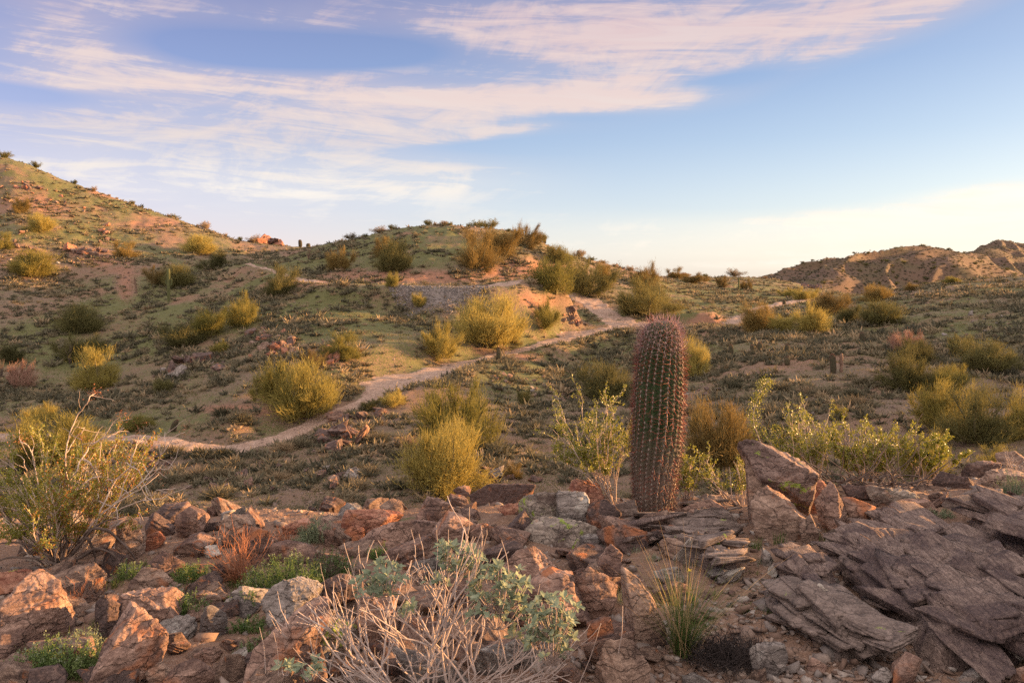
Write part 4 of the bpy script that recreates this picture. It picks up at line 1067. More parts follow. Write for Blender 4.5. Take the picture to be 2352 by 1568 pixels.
# ------------------------------------------------------------------ bedrock slabs lying on the ground
SLABV = []
def slab(poly, mk, label, H=.14, dirn=(-.12,1.0), seed=1, edge=.14, dome=.06, res=.0085, rel=1.0, name='bedrock_slab', z0=None, freq=6.5, tiltx=0, npl=14, pls=1.0):
    pu = np.array(poly, float)
    P = np.array([hit(a, min(b, 1700), 1.5, 9)[:2] for a, b in pu])
    lo, hi = P.min(0)-.05, P.max(0)+.05
    nx = int((hi[0]-lo[0])/res); ny = int((hi[1]-lo[1])/(res*1.3))
    x, y = np.meshgrid(np.linspace(lo[0], hi[0], nx), np.linspace(lo[1], hi[1], ny))
    wx = x+.05*fbm(x*4, y*4, oct=4, seed=seed); wy = y+.05*fbm(x*4+9, y*4, oct=4, seed=seed+1)
    sd = np.full(x.shape, -1e9); ins = np.zeros(x.shape, bool); dmin = np.full(x.shape, 1e9)
    for a, b in zip(P, np.roll(P, -1, axis=0)):
        e = b-a; t_ = np.clip(((wx-a[0])*e[0]+(wy-a[1])*e[1])/(e@e), 0, 1)
        dmin = np.minimum(dmin, np.hypot(wx-a[0]-t_*e[0], wy-a[1]-t_*e[1]))
        cr = ((a[1] > wy) != (b[1] > wy)) & (wx < (b[0]-a[0])*(wy-a[1])/(b[1]-a[1]+1e-12)+a[0]); ins ^= cr
    sd = np.where(ins, dmin, -dmin)
    d = np.array(dirn)/np.linalg.norm(dirn); s = x*d[0]+y*d[1]; q = x*d[1]-y*d[0]    # along / across the grain
    q2 = q+.05*fbm(s*1.5, q*2, oct=3, seed=seed+2)
    def plates(fa, fb, sd_):                                           # broken plates stretched along the grain
        A = (s+.06*fbm(s*4, q*4, oct=3, seed=sd_))*fa; B = (q2+.012*fbm(s*9, q*9, oct=3, seed=sd_+1))*fb
        ia, ib = np.floor(A).astype(np.int64), np.floor(B).astype(np.int64); zi = np.zeros(x.shape, np.int64)
        f1 = np.full(x.shape, 9.0); f2 = np.full(x.shape, 9.0); h = np.zeros(x.shape)
        for da in (-1,0,1):
            for db in (-1,0,1):
                a_, b_ = ia+da, ib+db
                px = a_+.5+.45*_hash(a_, b_, zi, sd_+2); py = b_+.5+.42*_hash(a_, b_, zi, sd_+3)
                dd_ = np.hypot(A-px, B-py)
                hh = _hash(a_, b_, zi, sd_+4)+(A-px)*.45*_hash(a_, b_, zi, sd_+5)-(B-py)*(.7+.3*_hash(a_, b_, zi, sd_+6))
                m1 = dd_ < f1; f2 = np.where(m1, f1, np.minimum(f2, dd_)); h = np.where(m1, hh, h); f1 = np.where(m1, dd_, f1)
        return h, f2-f1
    h1, e1 = plates(freq*.20, freq*.55, seed*3); h2, e2 = plates(freq*.6, freq*1.9, seed*3+11)
    saw = 1.0*h1-1.5*np.exp(-(e1/.05)**2)+.40*h2-.5*np.exp(-(e2/.07)**2)
    grn = fbm(s*3.5, q*26, oct=4, seed=seed+5, ridged=True)
    z = H*sstep(0, edge, sd)**.6+dome*np.clip(sd, 0, .5)*2+rel*(.026*saw+.014*grn+.03*fbm(x*2.2, y*2.2, oct=4, seed=seed+6)+.008*fbm(x*18, y*18, oct=3, seed=seed+7))*sstep(-.02,.1,sd)
    z = np.where(sd < 0, -.10, z)+tiltx*(x-lo[0])
    g0 = height(x, y, fine=False)-.02
    Z = g0+z
    n, m = x.shape; i = np.arange(n-1)[:,None]*m+np.arange(m-1)[None,:]
    Fq = np.stack([i, i+1, i+m+1, i+m], -1).reshape(-1,4)
    okv = (sd > -.05).ravel(); Fq = Fq[okv[Fq].all(1)]
    C = np.array([P[:,0].mean(), P[:,1].mean(), g0.mean()])
    Zf = Z
    used = np.unique(Fq); mp = np.full(n*m, -1); mp[used] = np.arange(len(used))
    V = np.stack([x, y, Z], -1).reshape(-1,3)[used]-C
    k_ = np.random.default_rng(seed+60).choice(len(V), int(len(V)/170)); k_ = k_[fbm(V[k_,0]*5, V[k_,1]*5, oct=2, seed=seed) > .05]; SLABV.append(V[k_]+C)
    GG = Geo(); GG.add(V, mp[Fq]); rg = np.random.default_rng(seed+5); th = math.atan2(d[0], d[1])
    inside = np.argwhere(sd > .05)
    for j in range(npl):                                              # long broken plates that stand up out of the bed, all along the grain
        a_, b_ = inside[rg.integers(len(inside))]; dist = y[a_, b_]/4.0
        Ln, Wd, Tk = rg.uniform(.10,.36)*pls, rg.uniform(.05,.17)*pls, rg.uniform(.015,.045)*pls
        N = np.array([[1,0,0],[-1,0,0],[0,1,0],[0,-1,0],[0,0,1],[0,0,-1.]])+rg.normal(0,.22,(6,3)); N = np.concatenate([N, rg.normal(0,1,(4,3))]); N /= np.linalg.norm(N, axis=1)[:,None]
        Hh = np.concatenate([rg.uniform(.8,1,6), rg.uniform(.85,1.15,4)])
        D_, F_ = ICO[5 if Ln > .19 else 4]; Q = D_*polytope(D_, N, Hh, 70)[:,None]; Q = roughen(Q, D_, 1.3, seed*50+j, .55, .9, np.array([.2,.1,1.0])); Q *= np.array([Wd, Ln, Tk])
        tl, pt_ = math.radians(rg.normal(-9,5)), math.radians(rg.normal(2,4)); az_ = -th+rg.normal(0,.24)
        Rm = np.array(Matrix.Rotation(az_, 3, 'Z') @ Matrix.Rotation(pt_, 3, 'X') @ Matrix.Rotation(tl, 3, 'Y'))
        GG.add(Q @ Rm.T+np.array([x[a_,b_], y[a_,b_], Z[a_,b_]+Tk*rg.uniform(-.3,.5)])-C, F_)
    o = obj(name, GG.mesh(name, [M[MATN[mk]]], smooth=True), None, C); tag(o, label, 'bedrock', 'exposed bedrock in the foreground')
slab(c6((950,580),(1010,520),(1250,450),(1450,405),(1850,460),(2352,740),(2500,900),(2500,1250),(2352,1400),(1980,1500),(1700,1500),(1450,1270),(1200,1020),(1000,790)),'s','huge slanting slab of dark purple brown bedrock filling the lower right',H=.10,seed=3,dome=.03,dirn=(-.15,1),rel=1.2,freq=6.0,edge=.12,npl=170,pls=.62)
slab(c6((465,810),(640,715),(840,670),(965,850),(1010,930),(800,1000),(560,985)),'s','low domed outcrop of brown bedrock left of the huge slab',H=.11,seed=5,dirn=(-.1,1),npl=16,pls=.5,dome=.04)
slab(c6((530,1030),(800,1000),(1050,1110),(1330,1320),(1290,1410),(1000,1420),(800,1300),(560,1150)),'y','long layered ledge of pale brown bedrock below the huge slab',H=.11,seed=7,dirn=(-.25,1),freq=14,npl=40,pls=.55,dome=.02)
slab(c6((1890,400),(2050,285),(2500,260),(2500,640),(2200,590),(1950,500)),'s','upper bedrock outcrop at the right edge above the huge slab',H=.12,seed=9,dirn=(-.3,1),npl=40,pls=.55,dome=.03)
slab(c5((980,400),(1130,315),(1300,290),(1600,190),(1720,265),(1850,410),(1700,500),(1400,480),(1150,450)),'y','broad layered ledge at the foot of the barrel cactus',H=.07,seed=11,dirn=(1,.1),freq=9,edge=.10,dome=.05,npl=9,pls=.5)
slab(c5((1205,510),(1430,480),(1650,525),(1750,610),(1815,770),(1650,770),(1300,650),(1220,570)),'y','thin bedded ledge of grey rock below the barrel cactus ledge',H=.12,seed=13,dirn=(1,-.35),freq=16,edge=.07,dome=.03,npl=24,pls=.42)
slab(c5((720,430),(950,400),(1150,470),(1120,560),(900,600),(780,520)),'s','rough brown ledge between the overhanging boulder and the cactus ledge',H=.08,seed=15,dirn=(1,.3),freq=10,npl=12,pls=.5,dome=.02)

# ------------------------------------------------------------------ loose rock prototypes, copied
def proto_rock(seed, sub, flat, mk, ang=5, strata=.9):
    rng = np.random.default_rng(seed); N = rng.normal(0,1,(ang,3)); N /= np.linalg.norm(N, axis=1)[:,None]
    N = np.concatenate([N, np.array([[0,0,1.],[0,0,-1.],[1,0,0],[-1,0,0],[0,1,0],[0,-1,0]])+rng.normal(0,.2,(6,3))]); N /= np.linalg.norm(N, axis=1)[:,None]
    H = rng.uniform(.27,.41,len(N)); 
    D, Fc = ICO[sub]; P = D*polytope(D, N, H, 70)[:,None]; P = roughen(P, D, .8, seed, .75, strata); P[:,2] *= flat
    return mesh_from('loose_rock', P, Fc, [M[mk]], smooth=sub >= 5)
PRX = {}
for i_, mk_ in enumerate(('rock_pink','rock_grey','rock_dark','rock_tan','rock_red','rock_pale')):
    PRX[mk_] = [proto_rock(300+i_*10+j, 5, f, mk_) for j, f in enumerate((.85,.6,.4,.7))]
def free_rock(p, s, mk, label, group, tilt=.4, name='loose_rock'):
    o = obj(name, rnd.choice(PRX[mk]), None, p); o.scale = (s*rnd.uniform(.8,1.3), s*rnd.uniform(.7,1.1), s*rnd.uniform(.7,1.1))
    o.rotation_euler = (rnd.gauss(0,tilt), rnd.gauss(0,tilt), rnd.uniform(0,6.28)); tag(o, label, 'rock', group); return o
OUT = [ # u, v, spread u, spread v, count, size px lo, hi, materials, label
 (625,800,60,22,20,12,30,('rock_dark','rock_dark','rock_red','rock_tan'),'angular red boulder in the rubble outcrop left of the tailings'),
 (610,768,45,8,8,8,18,('rock_tan','rock_red','rock_dark'),'sunlit pinkish block along the top of the rubble outcrop'),
 (452,836,40,12,8,22,44,('rock_dark',),'dark boulder in the outcrop on the green left slope'),
 (398,862,22,10,5,18,34,('rock_dark','rock_grey'),'dark boulder at the lower left end of the green slope outcrop'),
 (752,826,18,14,7,14,30,('rock_red','rock_dark'),'red boulder beside the feathery palo verde'),
 (770,1000,38,24,13,26,50,('rock_dark','rock_dark','rock_pink'),'dark boulder in the pile beside the trail bend'),
 (845,960,45,10,8,10,24,('rock_dark',),'small dark rock right of the boulder pile at the trail bend'),
 (335,1062,34,20,13,12,30,('rock_dark','rock_dark','rock_tan'),'boulder in the mound behind the dead creosote stems'),
 (205,578,42,14,11,12,26,('rock_red','rock_tan','rock_dark'),'orange rock in the tilted outcrop on the left hill'),
 (242,540,14,18,8,7,14,('rock_tan','rock_red','rock_dark'),'small rock up the left hill above the tilted outcrop'),
 (622,543,22,7,8,12,26,('rock_red','rock_dark'),'rock in the craggy outcrop on the saddle skyline'),
 (570,548,25,8,6,7,14,('rock_red','rock_dark'),'small rock left of the craggy skyline outcrop'),
 (60,432,55,26,16,6,13,('rock_tan','rock_dark','rock_red'),'small rock scattered high on the left hill'),
 (150,470,90,30,14,5,10,('rock_tan','rock_red','rock_dark'),'tiny rock scattered across the sunlit left hill'),
 (35,560,40,20,8,8,16,('rock_pink','rock_dark'),'rock beside the golden bushes at the left edge'),
 (100,610,90,8,10,6,13,('rock_pale','rock_pink'),'pale rock along the foot of the left hill'),
 (1314,730,7,9,3,13,22,('rock_dark','rock_red'),'boulder in the small balanced stack above the trail'),
 (1310,745,34,8,8,6,12,('rock_red','rock_tan','rock_dark'),'small rock around the balanced stack above the trail'),
 (1880,660,38,7,11,9,18,('rock_dark','rock_dark','rock_red'),'dark rock in the outcrop below the far ridge'),
 (1555,628,24,6,7,8,18,('rock_red','rock_dark'),'rock in the knob on the right end of the hill ridge'),
 (1420,618,30,6,5,6,12,('rock_dark',),'small dark rock on the right shoulder ridge'),
 (1100,1105,70,14,12,18,36,('rock_dark','rock_dark','rock_grey'),'dark boulder on the shaded ground just below the crest'),
 (760,1095,90,20,13,14,38,('rock_dark','rock_grey','rock_tan'),'flattish rock lying on the valley floor left of the nearest palo verde'),
 (560,1120,80,18,8,14,34,('rock_dark','rock_pink'),'flattish rock on the valley floor behind the left crest'),
 (1250,905,90,20,14,7,14,('rock_grey','rock_tan'),'small pale rock in the valley left of the cactus'),
 (1165,870,60,10,10,7,13,('rock_pink','rock_tan'),'small rock beside the trail near the small barrel cactus'),
 (1800,955,70,18,14,8,20,('rock_dark','rock_grey'),'dark rock in the low ledge right of the barrel cactus'),
 (1640,900,40,14,8,6,14,('rock_dark','rock_grey'),'small dark rock just right of the barrel cactus'),
 (1400,990,40,22,10,8,18,('rock_grey','rock_tan'),'pale rock in the wash left of the barrel cactus'),
 (1650,1110,50,18,8,18,36,('rock_dark',),'dark boulder under the brown gold palo verde'),
 (2260,745,70,30,14,5,12,('rock_grey','rock_tan'),'small grey rock on the upper right slope'),
]
for u0, v0, su, sv, n_, lo_, hi_, mk_, lb_ in OUT:
    for k in range(n_):
        u1, v1 = rnd.gauss(u0, su*.6), rnd.gauss(v0, sv*.6); p = hit(u1, v1, 14 if v0 > 1080 else 24)
        if p[1] > 200: continue
        s = rnd.uniform(lo_, hi_)*p[1]/F*1.35
        free_rock((p[0], p[1], p[2]+s*.12), s, rnd.choice(mk_), lb_, 'rocks: '+lb_, .5, 'outcrop_rock')

# foreground: loose stones a hand to a forearm long
rng = np.random.default_rng(77)
cnt = 0
while cnt < 250:
    u1 = rng.uniform(-60, 2420); v1 = rng.uniform(1150, 1590)
    if u1 > 1700 and v1 > 1200 and rng.random() < .85: continue
    p = hit(u1, v1, 1.8, 9)
    if p[1] > 8.8: continue
    s = rng.uniform(.3,1)**1.6*.22*(1.35 if u1 < 1500 else .75)*(1.15 if v1 < 1300 else .9)
    mk_ = rnd.choice(('rock_pink','rock_grey','rock_tan','rock_dark','rock_pink','rock_tan') if u1 < 1500 else ('rock_grey','rock_tan','rock_pale','rock_pink'))
    where = 'left' if u1 < 800 else ('middle' if u1 < 1560 else 'right')
    deep = 'on the rocky crest' if v1 < 1260 else ('among the larger boulders' if v1 < 1430 else 'near the bottom of the picture')
    free_rock((p[0], p[1], p[2]+s*.10), s, mk_, 'loose '+{'rock_pink':'pinkish','rock_grey':'grey','rock_tan':'tan','rock_dark':'dark','rock_pale':'whitish'}[mk_]+' stone '+deep+', '+where+' side', 'loose stones between the boulders', .35, 'loose_stone')
    cnt += 1

def scatter_stones(name, X, Y, S, sub, mat, flat=(.25,.7), seed=1, sink=.1, nproto=16, Z=None):
    rng = np.random.default_rng(seed); protos = []                    # angular chips: hulls of a few random points
    for j in range(nproto):
        bm = bmesh.new(); q = rng.normal(0,1,(10,3)); q /= np.linalg.norm(q, axis=1)[:,None]; q *= rng.uniform(.33,.5,(10,1))
        for c_ in q: bm.verts.new(c_)
        r_ = bmesh.ops.convex_hull(bm, input=bm.verts[:])
        for v_ in [v for v in bm.verts if not v.link_faces]: bm.verts.remove(v_)
        bmesh.ops.triangulate(bm, faces=bm.faces[:]); bm.verts.index_update()
        protos.append((np.array([v.co[:] for v in bm.verts]), np.array([[v.index for v in f.verts] for f in bm.faces]))); bm.free()
    Z = height(X, Y) if Z is None else Z; n = len(X)
    pi = rng.integers(0, nproto, n); th = rng.uniform(0, 6.28, n); fl = rng.uniform(*flat, n); st = rng.uniform(.8,1.7,n); tx = rng.normal(0,.3,n); ty = rng.normal(0,.3,n)
    G = Geo()
    for j, (PV, PF) in enumerate(protos):
        m = np.nonzero(pi == j)[0]; k = len(PV)
        PP = PV[None]*np.stack([st[m], np.ones(len(m)), fl[m]], 1)[:,None,:]*S[m][:,None,None]
        c, s_ = np.cos(th[m])[:,None], np.sin(th[m])[:,None]
        x = PP[:,:,0]*c-PP[:,:,1]*s_; y = PP[:,:,0]*s_+PP[:,:,1]*c; z = PP[:,:,2]+x*tx[m][:,None]+y*ty[m][:,None]
        V = np.stack([x+X[m][:,None], y+Y[m][:,None], z+(Z[m]+S[m]*fl[m]*sink)[:,None]], -1).reshape(-1,3)
        G.add(V, (PF[None]+np.arange(len(m))[:,None,None]*k).reshape(-1,3))
    o = obj(name, G.mesh(name, [mat])); tag(o, kind='stuff'); return o
# gravel of the foreground
N = 30000; uu = rng.uniform(-120, 2500, N); Yv = 1/rng.uniform(1/8.2, 1/2.3, N); Xv = (uu-CX)/F*Yv
dn = sstep(-.5,.4,fbm(Xv*1.6, Yv*1.6, oct=3, seed=81)); wl = np.where(uu > 1400, 1, .8)
kp = rng.uniform(0,1,N) < dn*wl*.85; Xv, Yv = Xv[kp], Yv[kp]
S = np.exp(rng.normal(math.log(.030), .55, len(Xv))).clip(.011,.12)
scatter_stones('gravel', Xv, Yv, S, 1, M['gravel'], seed=5)
_q = np.concatenate(SLABV); scatter_stones('gravel', _q[:,0], _q[:,1], np.exp(rng.normal(math.log(.022), .5, len(_q))).clip(.008,.06), 1, M['gravel'], seed=15, Z=_q[:,2])
# rubble on the valley slopes
N = 52000; uu = rng.uniform(-150, 2500, N); Yv = 20*np.exp(rng.uniform(0, math.log(170/20), N)); Xv = (uu-CX)/F*Yv
dn = sstep(.0,.45,fbm(Xv/7, Yv/7, oct=4, seed=83)); kp = (rng.uniform(0,1,N) < .25+.7*dn) & (~on_trail(Xv, Yv, .0) | (rng.uniform(0,1,N) < .35)); Xv, Yv = Xv[kp], Yv[kp]
S = np.exp(rng.normal(math.log(.10), .6, len(Xv))).clip(.04,.5)*np.clip(Yv/70,.7,1.5)
scatter_stones('rubble', Xv, Yv, S, 1, M['rubble'], seed=6, flat=(.3,.8))
_X, _Y, _S = [], [], []
for u0, v0, su, sv, n_, lo_, hi_, mk_, lb_ in OUT:                       # chips and blocks broken off the outcrops
    for k in range(70):
        p = hit(rnd.gauss(u0, su*.8), rnd.gauss(v0, sv*.9), 14 if v0 > 1080 else 24)
        if p[1] < 200: _X.append(p[0]); _Y.append(p[1]); _S.append(rnd.uniform(.15,.75)*lo_*p[1]/F)
scatter_stones('rubble', np.array(_X), np.array(_Y), np.array(_S), 1, M['rubble'], seed=26, flat=(.4,.9))
# waste rock tipped over the edge of the old road
N = 5200; th = rng.uniform(math.pi, 2*math.pi, N); r = np.sqrt(rng.uniform(2.6**2, 7.6**2, N)); Xv = (1015-CX)/F*84+np.cos(th)*r/1.35; Yv = 84.4+np.sin(th)*r
S = (.08+.09*rng.random(N)**2)*(.6+r/8)
kp = (rng.random(N) < np.where(np.abs(th-1.5*math.pi) < .16, .35, 1))
scatter_stones('waste_rock', Xv[kp], Yv[kp], S[kp]*1.15, 1, M['waste'], seed=9, flat=(.5,.9))
N = 900; uu = rng.uniform(1240, 1330, N); vv = rng.uniform(626, 660, N); Pp = np.array([hit(a, b, 60)[:2] for a, b in zip(uu[:400], vv[:400])])
scatter_stones('waste_rock', Pp[:,0], Pp[:,1], rng.uniform(.08,.25,len(Pp)), 1, M['waste'], seed=10, flat=(.5,.9))
# ------------------------------------------------------------------ the tall barrel cactus
def barrel(name, axis, radii, nribs, naer, mats, spines=True, seed=1, depth=.16, nc=150, spl=.048, base_loc=(0,0,0)):
    """axis: Nx3 centre line, radii N; ribs run up it with notched areoles that bear hooked spines"""
    rng = np.random.default_rng(seed)
    k = np.linspace(0, len(axis)-1, nc); A = pchip(np.arange(len(axis)), np.asarray(axis, float), k); R = pchip(np.arange(len(axis)), np.asarray(radii, float), k)
    L = np.r_[0, np.cumsum(np.linalg.norm(np.diff(A, axis=0), axis=1))]
    ns = nribs*10; th = np.arange(ns)*2*math.pi/ns
    def surf(i_, t_):
        l = np.interp(i_, np.arange(nc), L)/L[-1]
        tw = .20*np.sin(l*3.7+.6)+.07*np.sin(l*10)                     # the ribs wander a little
        ph = (t_+tw)*nribs/(2*math.pi); fr = ph-np.floor(ph); ri = np.abs(fr*2-1)    # 1 in the valley edges, 0 on crest at fr=.5
        crest = 1-np.abs(fr*2-1)
        prof = (crest**.75)
        bumpy = 1+.035*np.cos(2*math.pi*(l*naer+np.floor(ph)*.37))*crest
        return (1-depth+depth*prof)*bumpy
    I, T = np.meshgrid(np.arange(nc), th, indexing='ij')
    rr = surf(I.ravel().astype(float), T.ravel()).reshape(I.shape)*R[:,None]
    x = A[:,0][:,None]+rr*np.cos(T); y = A[:,1][:,None]+rr*np.sin(T); z = A[:,2][:,None]+np.zeros_like(x)
    G = Geo(); V = np.stack([x,y,z],-1).reshape(-1,3)
    i = np.arange(nc-1)[:,None]*ns+np.arange(ns)[None,:]; j = np.arange(nc-1)[:,None]*ns+(np.arange(ns)[None,:]+1)%ns
    G.add(V, np.stack([i, j, j+ns, i+ns], -1).reshape(-1,4))
    G.add(np.vstack([V[-ns:], A[-1]+np.array([0,0,.002])]), np.stack([np.arange(ns), (np.arange(ns)+1)%ns, np.full(ns, ns)], -1))
    e = empty(name, base_loc)
    body = obj('stem', G.mesh('stem', [mats[0]], smooth=True), e)
    # areoles and spines
    GA, GS = Geo(), Geo(); th_s = []; 
    Os, Ds, Ls, Kd = [], [], [], []
    for r_ in range(nribs):
        for a_ in range(naer+1):
            l = (a_+.5*(r_%2)+.2+rng.uniform(-.08,.08))/(naer+1)
            if l > .995 or (l < .8 and rng.random() < .06): continue
            ii = np.interp(l*L[-1], L, np.arange(nc))
            tw = .20*math.sin(l*3.7+.6)+.07*math.sin(l*10)
            t_ = (r_+.5)*2*math.pi/nribs-tw
            c = np.array([np.interp(ii, np.arange(nc), A[:,q]) for q in range(3)]); R_ = np.interp(ii, np.arange(nc), R)
            R2 = np.interp(min(ii+1.5, nc-1), np.arange(nc), R); A2z = np.interp(min(ii+1.5, nc-1), np.arange(nc), A[:,2]); 
            out = np.array([math.cos(t_), math.sin(t_), 0.0]); p = c+out*R_*1.0
            sl = np.array([out[0]*(R2-R_), out[1]*(R2-R_), max(A2z-c[2], 1e-4)]); sl /= np.linalg.norm(sl)
            nrm = np.cross(np.cross(sl, out), sl); nrm /= np.linalg.norm(nrm); tan = np.cross(nrm, sl)
            Os.append(p); Ds.append((nrm, sl, tan)); Ls.append(l)
    kinds = []
    for p, (nrm, sl, tan), l in zip(Os, Ds, Ls):
        # woolly pad on each areole
        s = .007*(1 if l < .97 else .6)
        q = [p+nrm*.003+tan*s, p+nrm*.003+sl*s*1.7, p+nrm*.003-tan*s, p+nrm*.003-sl*s*1.7, p+nrm*.009]
        GA.add(np.array(q), np.array([[0,1,4],[1,2,4],[2,3,4],[3,0,4]]))
        if not spines: continue
        young = sstep(.62, .98, l); n = (12 if l > .86 else 8) if l > .25 else 7
        for m in range(n):
            cen = m < 4
            if cen:
                ang = m*math.pi/2+rng.uniform(-.3,.3); d = nrm*(.62+.5*young)+(sl*math.cos(ang)+tan*math.sin(ang))*rng.uniform(.55,.9)
                ln = spl*rng.uniform(.85,1.5)*(1+.15*young); w = .0017
            else:
                ang = m*2*math.pi/(n-4)+rng.uniform(-.3,.3); d = nrm*.28+(sl*math.cos(ang)*.8+tan*math.sin(ang)); ln = spl*rng.uniform(.5,.8); w = .0010
            d = d/np.linalg.norm(d)
            bend = (np.array([0,0,1.0])*(.6*young)-nrm*.15+sl*rng.normal(0,.25)+tan*rng.normal(0,.3)) if cen else (nrm*.15+sl*rng.normal(0,.15))
            t4 = np.linspace(0, 1, 5)[:,None]; P = p+d*ln*t4+bend*ln*.45*t4**2.2
            mi = (0 if rng.random() < .5 else 3) if not cen else (2 if rng.random() < .6 else 3)
            if l < .42: mi = 3 if rng.random() < .8 else 2
            elif l > .84: mi = 1 if rng.random() < .45+.5*(l-.84)/.16 else (0 if rng.random() < .6 else 2)
            tube(GS, P, np.array([1,.95,.8,.55,.12])*w, 3, mi)
    obj('areoles', GA.mesh('areoles', [mats[1]]), e)['kind'] = 'stuff'
    if spines: obj('spines', GS.mesh('spines', mats[2:], smooth=True), e)['kind'] = 'stuff'
    return e

def cactus_mats():
    m, t, b, out = new_mat('cactus_flesh')
    tc = t.node('ShaderNodeTexCoord'); P = tc.outputs['Object']; sp = t.node('ShaderNodeSeparateXYZ'); t.link(P, sp.inputs[0])
    hz = t.math('ADD', sp.outputs[2], t.math('MULTIPLY', t.noise(P, 5, 4, .6), .25))
    c = t.mix(t.noise(P, 9, 4, .6), (.026,.048,.017), (.055,.083,.030))
    cork = t.mix(t.noise(P, 40, 4, .7), (.12,.085,.065), (.26,.20,.155))
    c = t.mix(t.ramp(hz, [(.42,1),(.78,0)]), c, cork)
    c = t.mix(t.ramp(t.noise(P, 24, 3, .6), [(.60,0),(.70,.7)]), c, cork)
    t.link(c, b.inputs['Base Color']); b.inputs['Roughness'].default_value = .6
    bump(t, b, t.noise(P, 90, 3, .6), .4, .004); return m
M['cactus'] = cactus_mats()
M['areole'] = simple_mat('areole', [(.20,.16,.13),(.36,.30,.25)], rand=0, nscale=30)
M['spine_grey'] = simple_mat('spine_grey', [(.15,.08,.068),(.26,.15,.13)], rand=0, nscale=25, rough=.5, spec=.4)
M['spine_pink'] = simple_mat('spine_pink', [(.36,.20,.185),(.56,.38,.36)], rand=0, trans=.25, nscale=25, rough=.5, spec=.4)
M['spine_red'] = simple_mat('spine_red', [(.28,.055,.035),(.48,.13,.085)], rand=0, trans=.3, nscale=25, rough=.45, spec=.5)
M['spine_brown'] = simple_mat('spine_brown', [(.07,.042,.034),(.17,.11,.085)], rand=0, nscale=25, rough=.6)
YC = 5.3; s_ = YC/F
base = pt(1502, 1190, YC); base[2] -= .04
ax = [(1499,1205),(1501,1165),(1504,1100),(1508,1020),(1512,930),(1516,850),(1518,800),(1520,768),(1521,750),(1521.5,741),(1522,738)]
rd = [43,45,52,60,61,57.5,52,45,36,23,7]
AX = np.array([pt(a, b, YC) for a, b in ax])-base; RD = np.array(rd)*s_
bc = barrel('barrel_cactus', AX, RD*.89, 21, 43, [M['cactus'], M['areole'], M['spine_grey'], M['spine_pink'], M['spine_red'], M['spine_brown']], seed=4, base_loc=base, nc=260, depth=.2)
tag(bc, 'tall ribbed barrel cactus covered in pink and red hooked spines, standing on the crest', 'cactus')

# ------------------------------------------------------------------ distant cacti
def small_barrel(seed, lean=0.0):
    rng = np.random.default_rng(seed); z = np.array([0,.1,.3,.55,.78,.9,.97,1.0]); r = np.array([.75,.9,1,1,.92,.72,.42,.08])*.19
    nc, ns = 30, 60; k = np.linspace(0, 7, nc); Z = pchip(np.arange(8.), z, k); R = pchip(np.arange(8.), r, k)
    th = np.arange(ns)*2*math.pi/ns; rib = .86+.14*np.abs(np.sin(th*7.5))
    V = np.stack([R[:,None]*rib*np.cos(th)+lean*Z[:,None]**1.5, R[:,None]*rib*np.sin(th), Z[:,None]+0*th], -1).reshape(-1,3)
    G = Geo(); i = np.arange(nc-1)[:,None]*ns+np.arange(ns)[None,:]; j = np.arange(nc-1)[:,None]*ns+(np.arange(ns)[None,:]+1)%ns
    G.add(V, np.stack([i,j,j+ns,i+ns],-1).reshape(-1,4)); body = G.mesh('barrel_body', [M['cactus_flesh_far']], smooth=True)
    S = Geo(); n = 900; q = rng.integers(0, len(V), n); c = V[q]; d = c*np.array([1,1,0])+np.array([0,0,.08]); d = d/np.maximum(np.linalg.norm(d,axis=1),1e-6)[:,None]+rng.normal(0,.4,(n,3))
    spikes(S, c, d, rng.uniform(.04,.085,n), .012, rng=rng); return body, S.mesh('barrel_spines', [M['spine_far']])
SB = [small_barrel(1), small_barrel(2,.25), small_barrel(3,-.05)]
def far_barrel(u, v, h, w, label, k=0, ymin=25):
    p = hit(u, v, ymin); s = p[1]/F
    e = empty('small_barrel_cactus', (p[0], p[1], p[2]-.02*h*s), (0,0,0), (w*s/.36, w*s/.36, h*s*1.15)); obj('stem', SB[k][0], e); obj('spines', SB[k][1], e)['kind'] = 'stuff'
    tag(e, label, 'cactus', 'small barrel cacti on the slopes')
for a_ in [
 (1146,828,26,11,'red spined small barrel cactus standing alone beside the trail'),
 (397,992,24,13,'leaning small barrel cactus above the lower trail on the left',1),
 (1914,858,38,13,'taller of the two close barrel cacti on the right valley floor'),
 (1747,812,22,12,'small barrel cactus topmost in the right hand cluster'),
 (1729,808,14,10,'short barrel cactus left in the right hand cluster'),
 (1680,812,18,9,'small barrel cactus nearest the tall cactus on its right'),
 (1808,812,18,10,'dark small barrel cactus right of the cluster'),
 (1808,838,16,12,'squat barrel cactus between two others on the right floor'),
 (1741,842,0,0,''),
 (1981,785,18,10,'dark small barrel cactus alone on the right slope'),
 (2285,785,14,9,'tiny barrel cactus high on the right slope'),
 (1801,700,10,7,'tiny dark barrel cactus by the golden bushes in the right saddle'),
 (1210,558,0,0,''),
 (1251,556,15,7,'dark barrel cactus on the right skyline of the central hill'),
 (1329,585,14,7,'barrel cactus on the descending skyline right of the central hill'),
 (1011,545,0,0,''),
 (708,548,9,9,'squat dark cactus on the left skyline of the central hill'),
 (690,563,14,8,'short dark cactus just left of the central hill skyline'),
 (608,556,14,7,'small red cactus below the craggy skyline outcrop'),
 (315,1040,22,20,'round red barrel cactus on the mound behind the dead stems'),
 (66,510,10,7,'tiny reddish barrel cactus on the left hill'),
]:
    if a_[2]: far_barrel(*a_[:5], k=a_[5] if len(a_) > 5 else rnd.choice((0,2)))

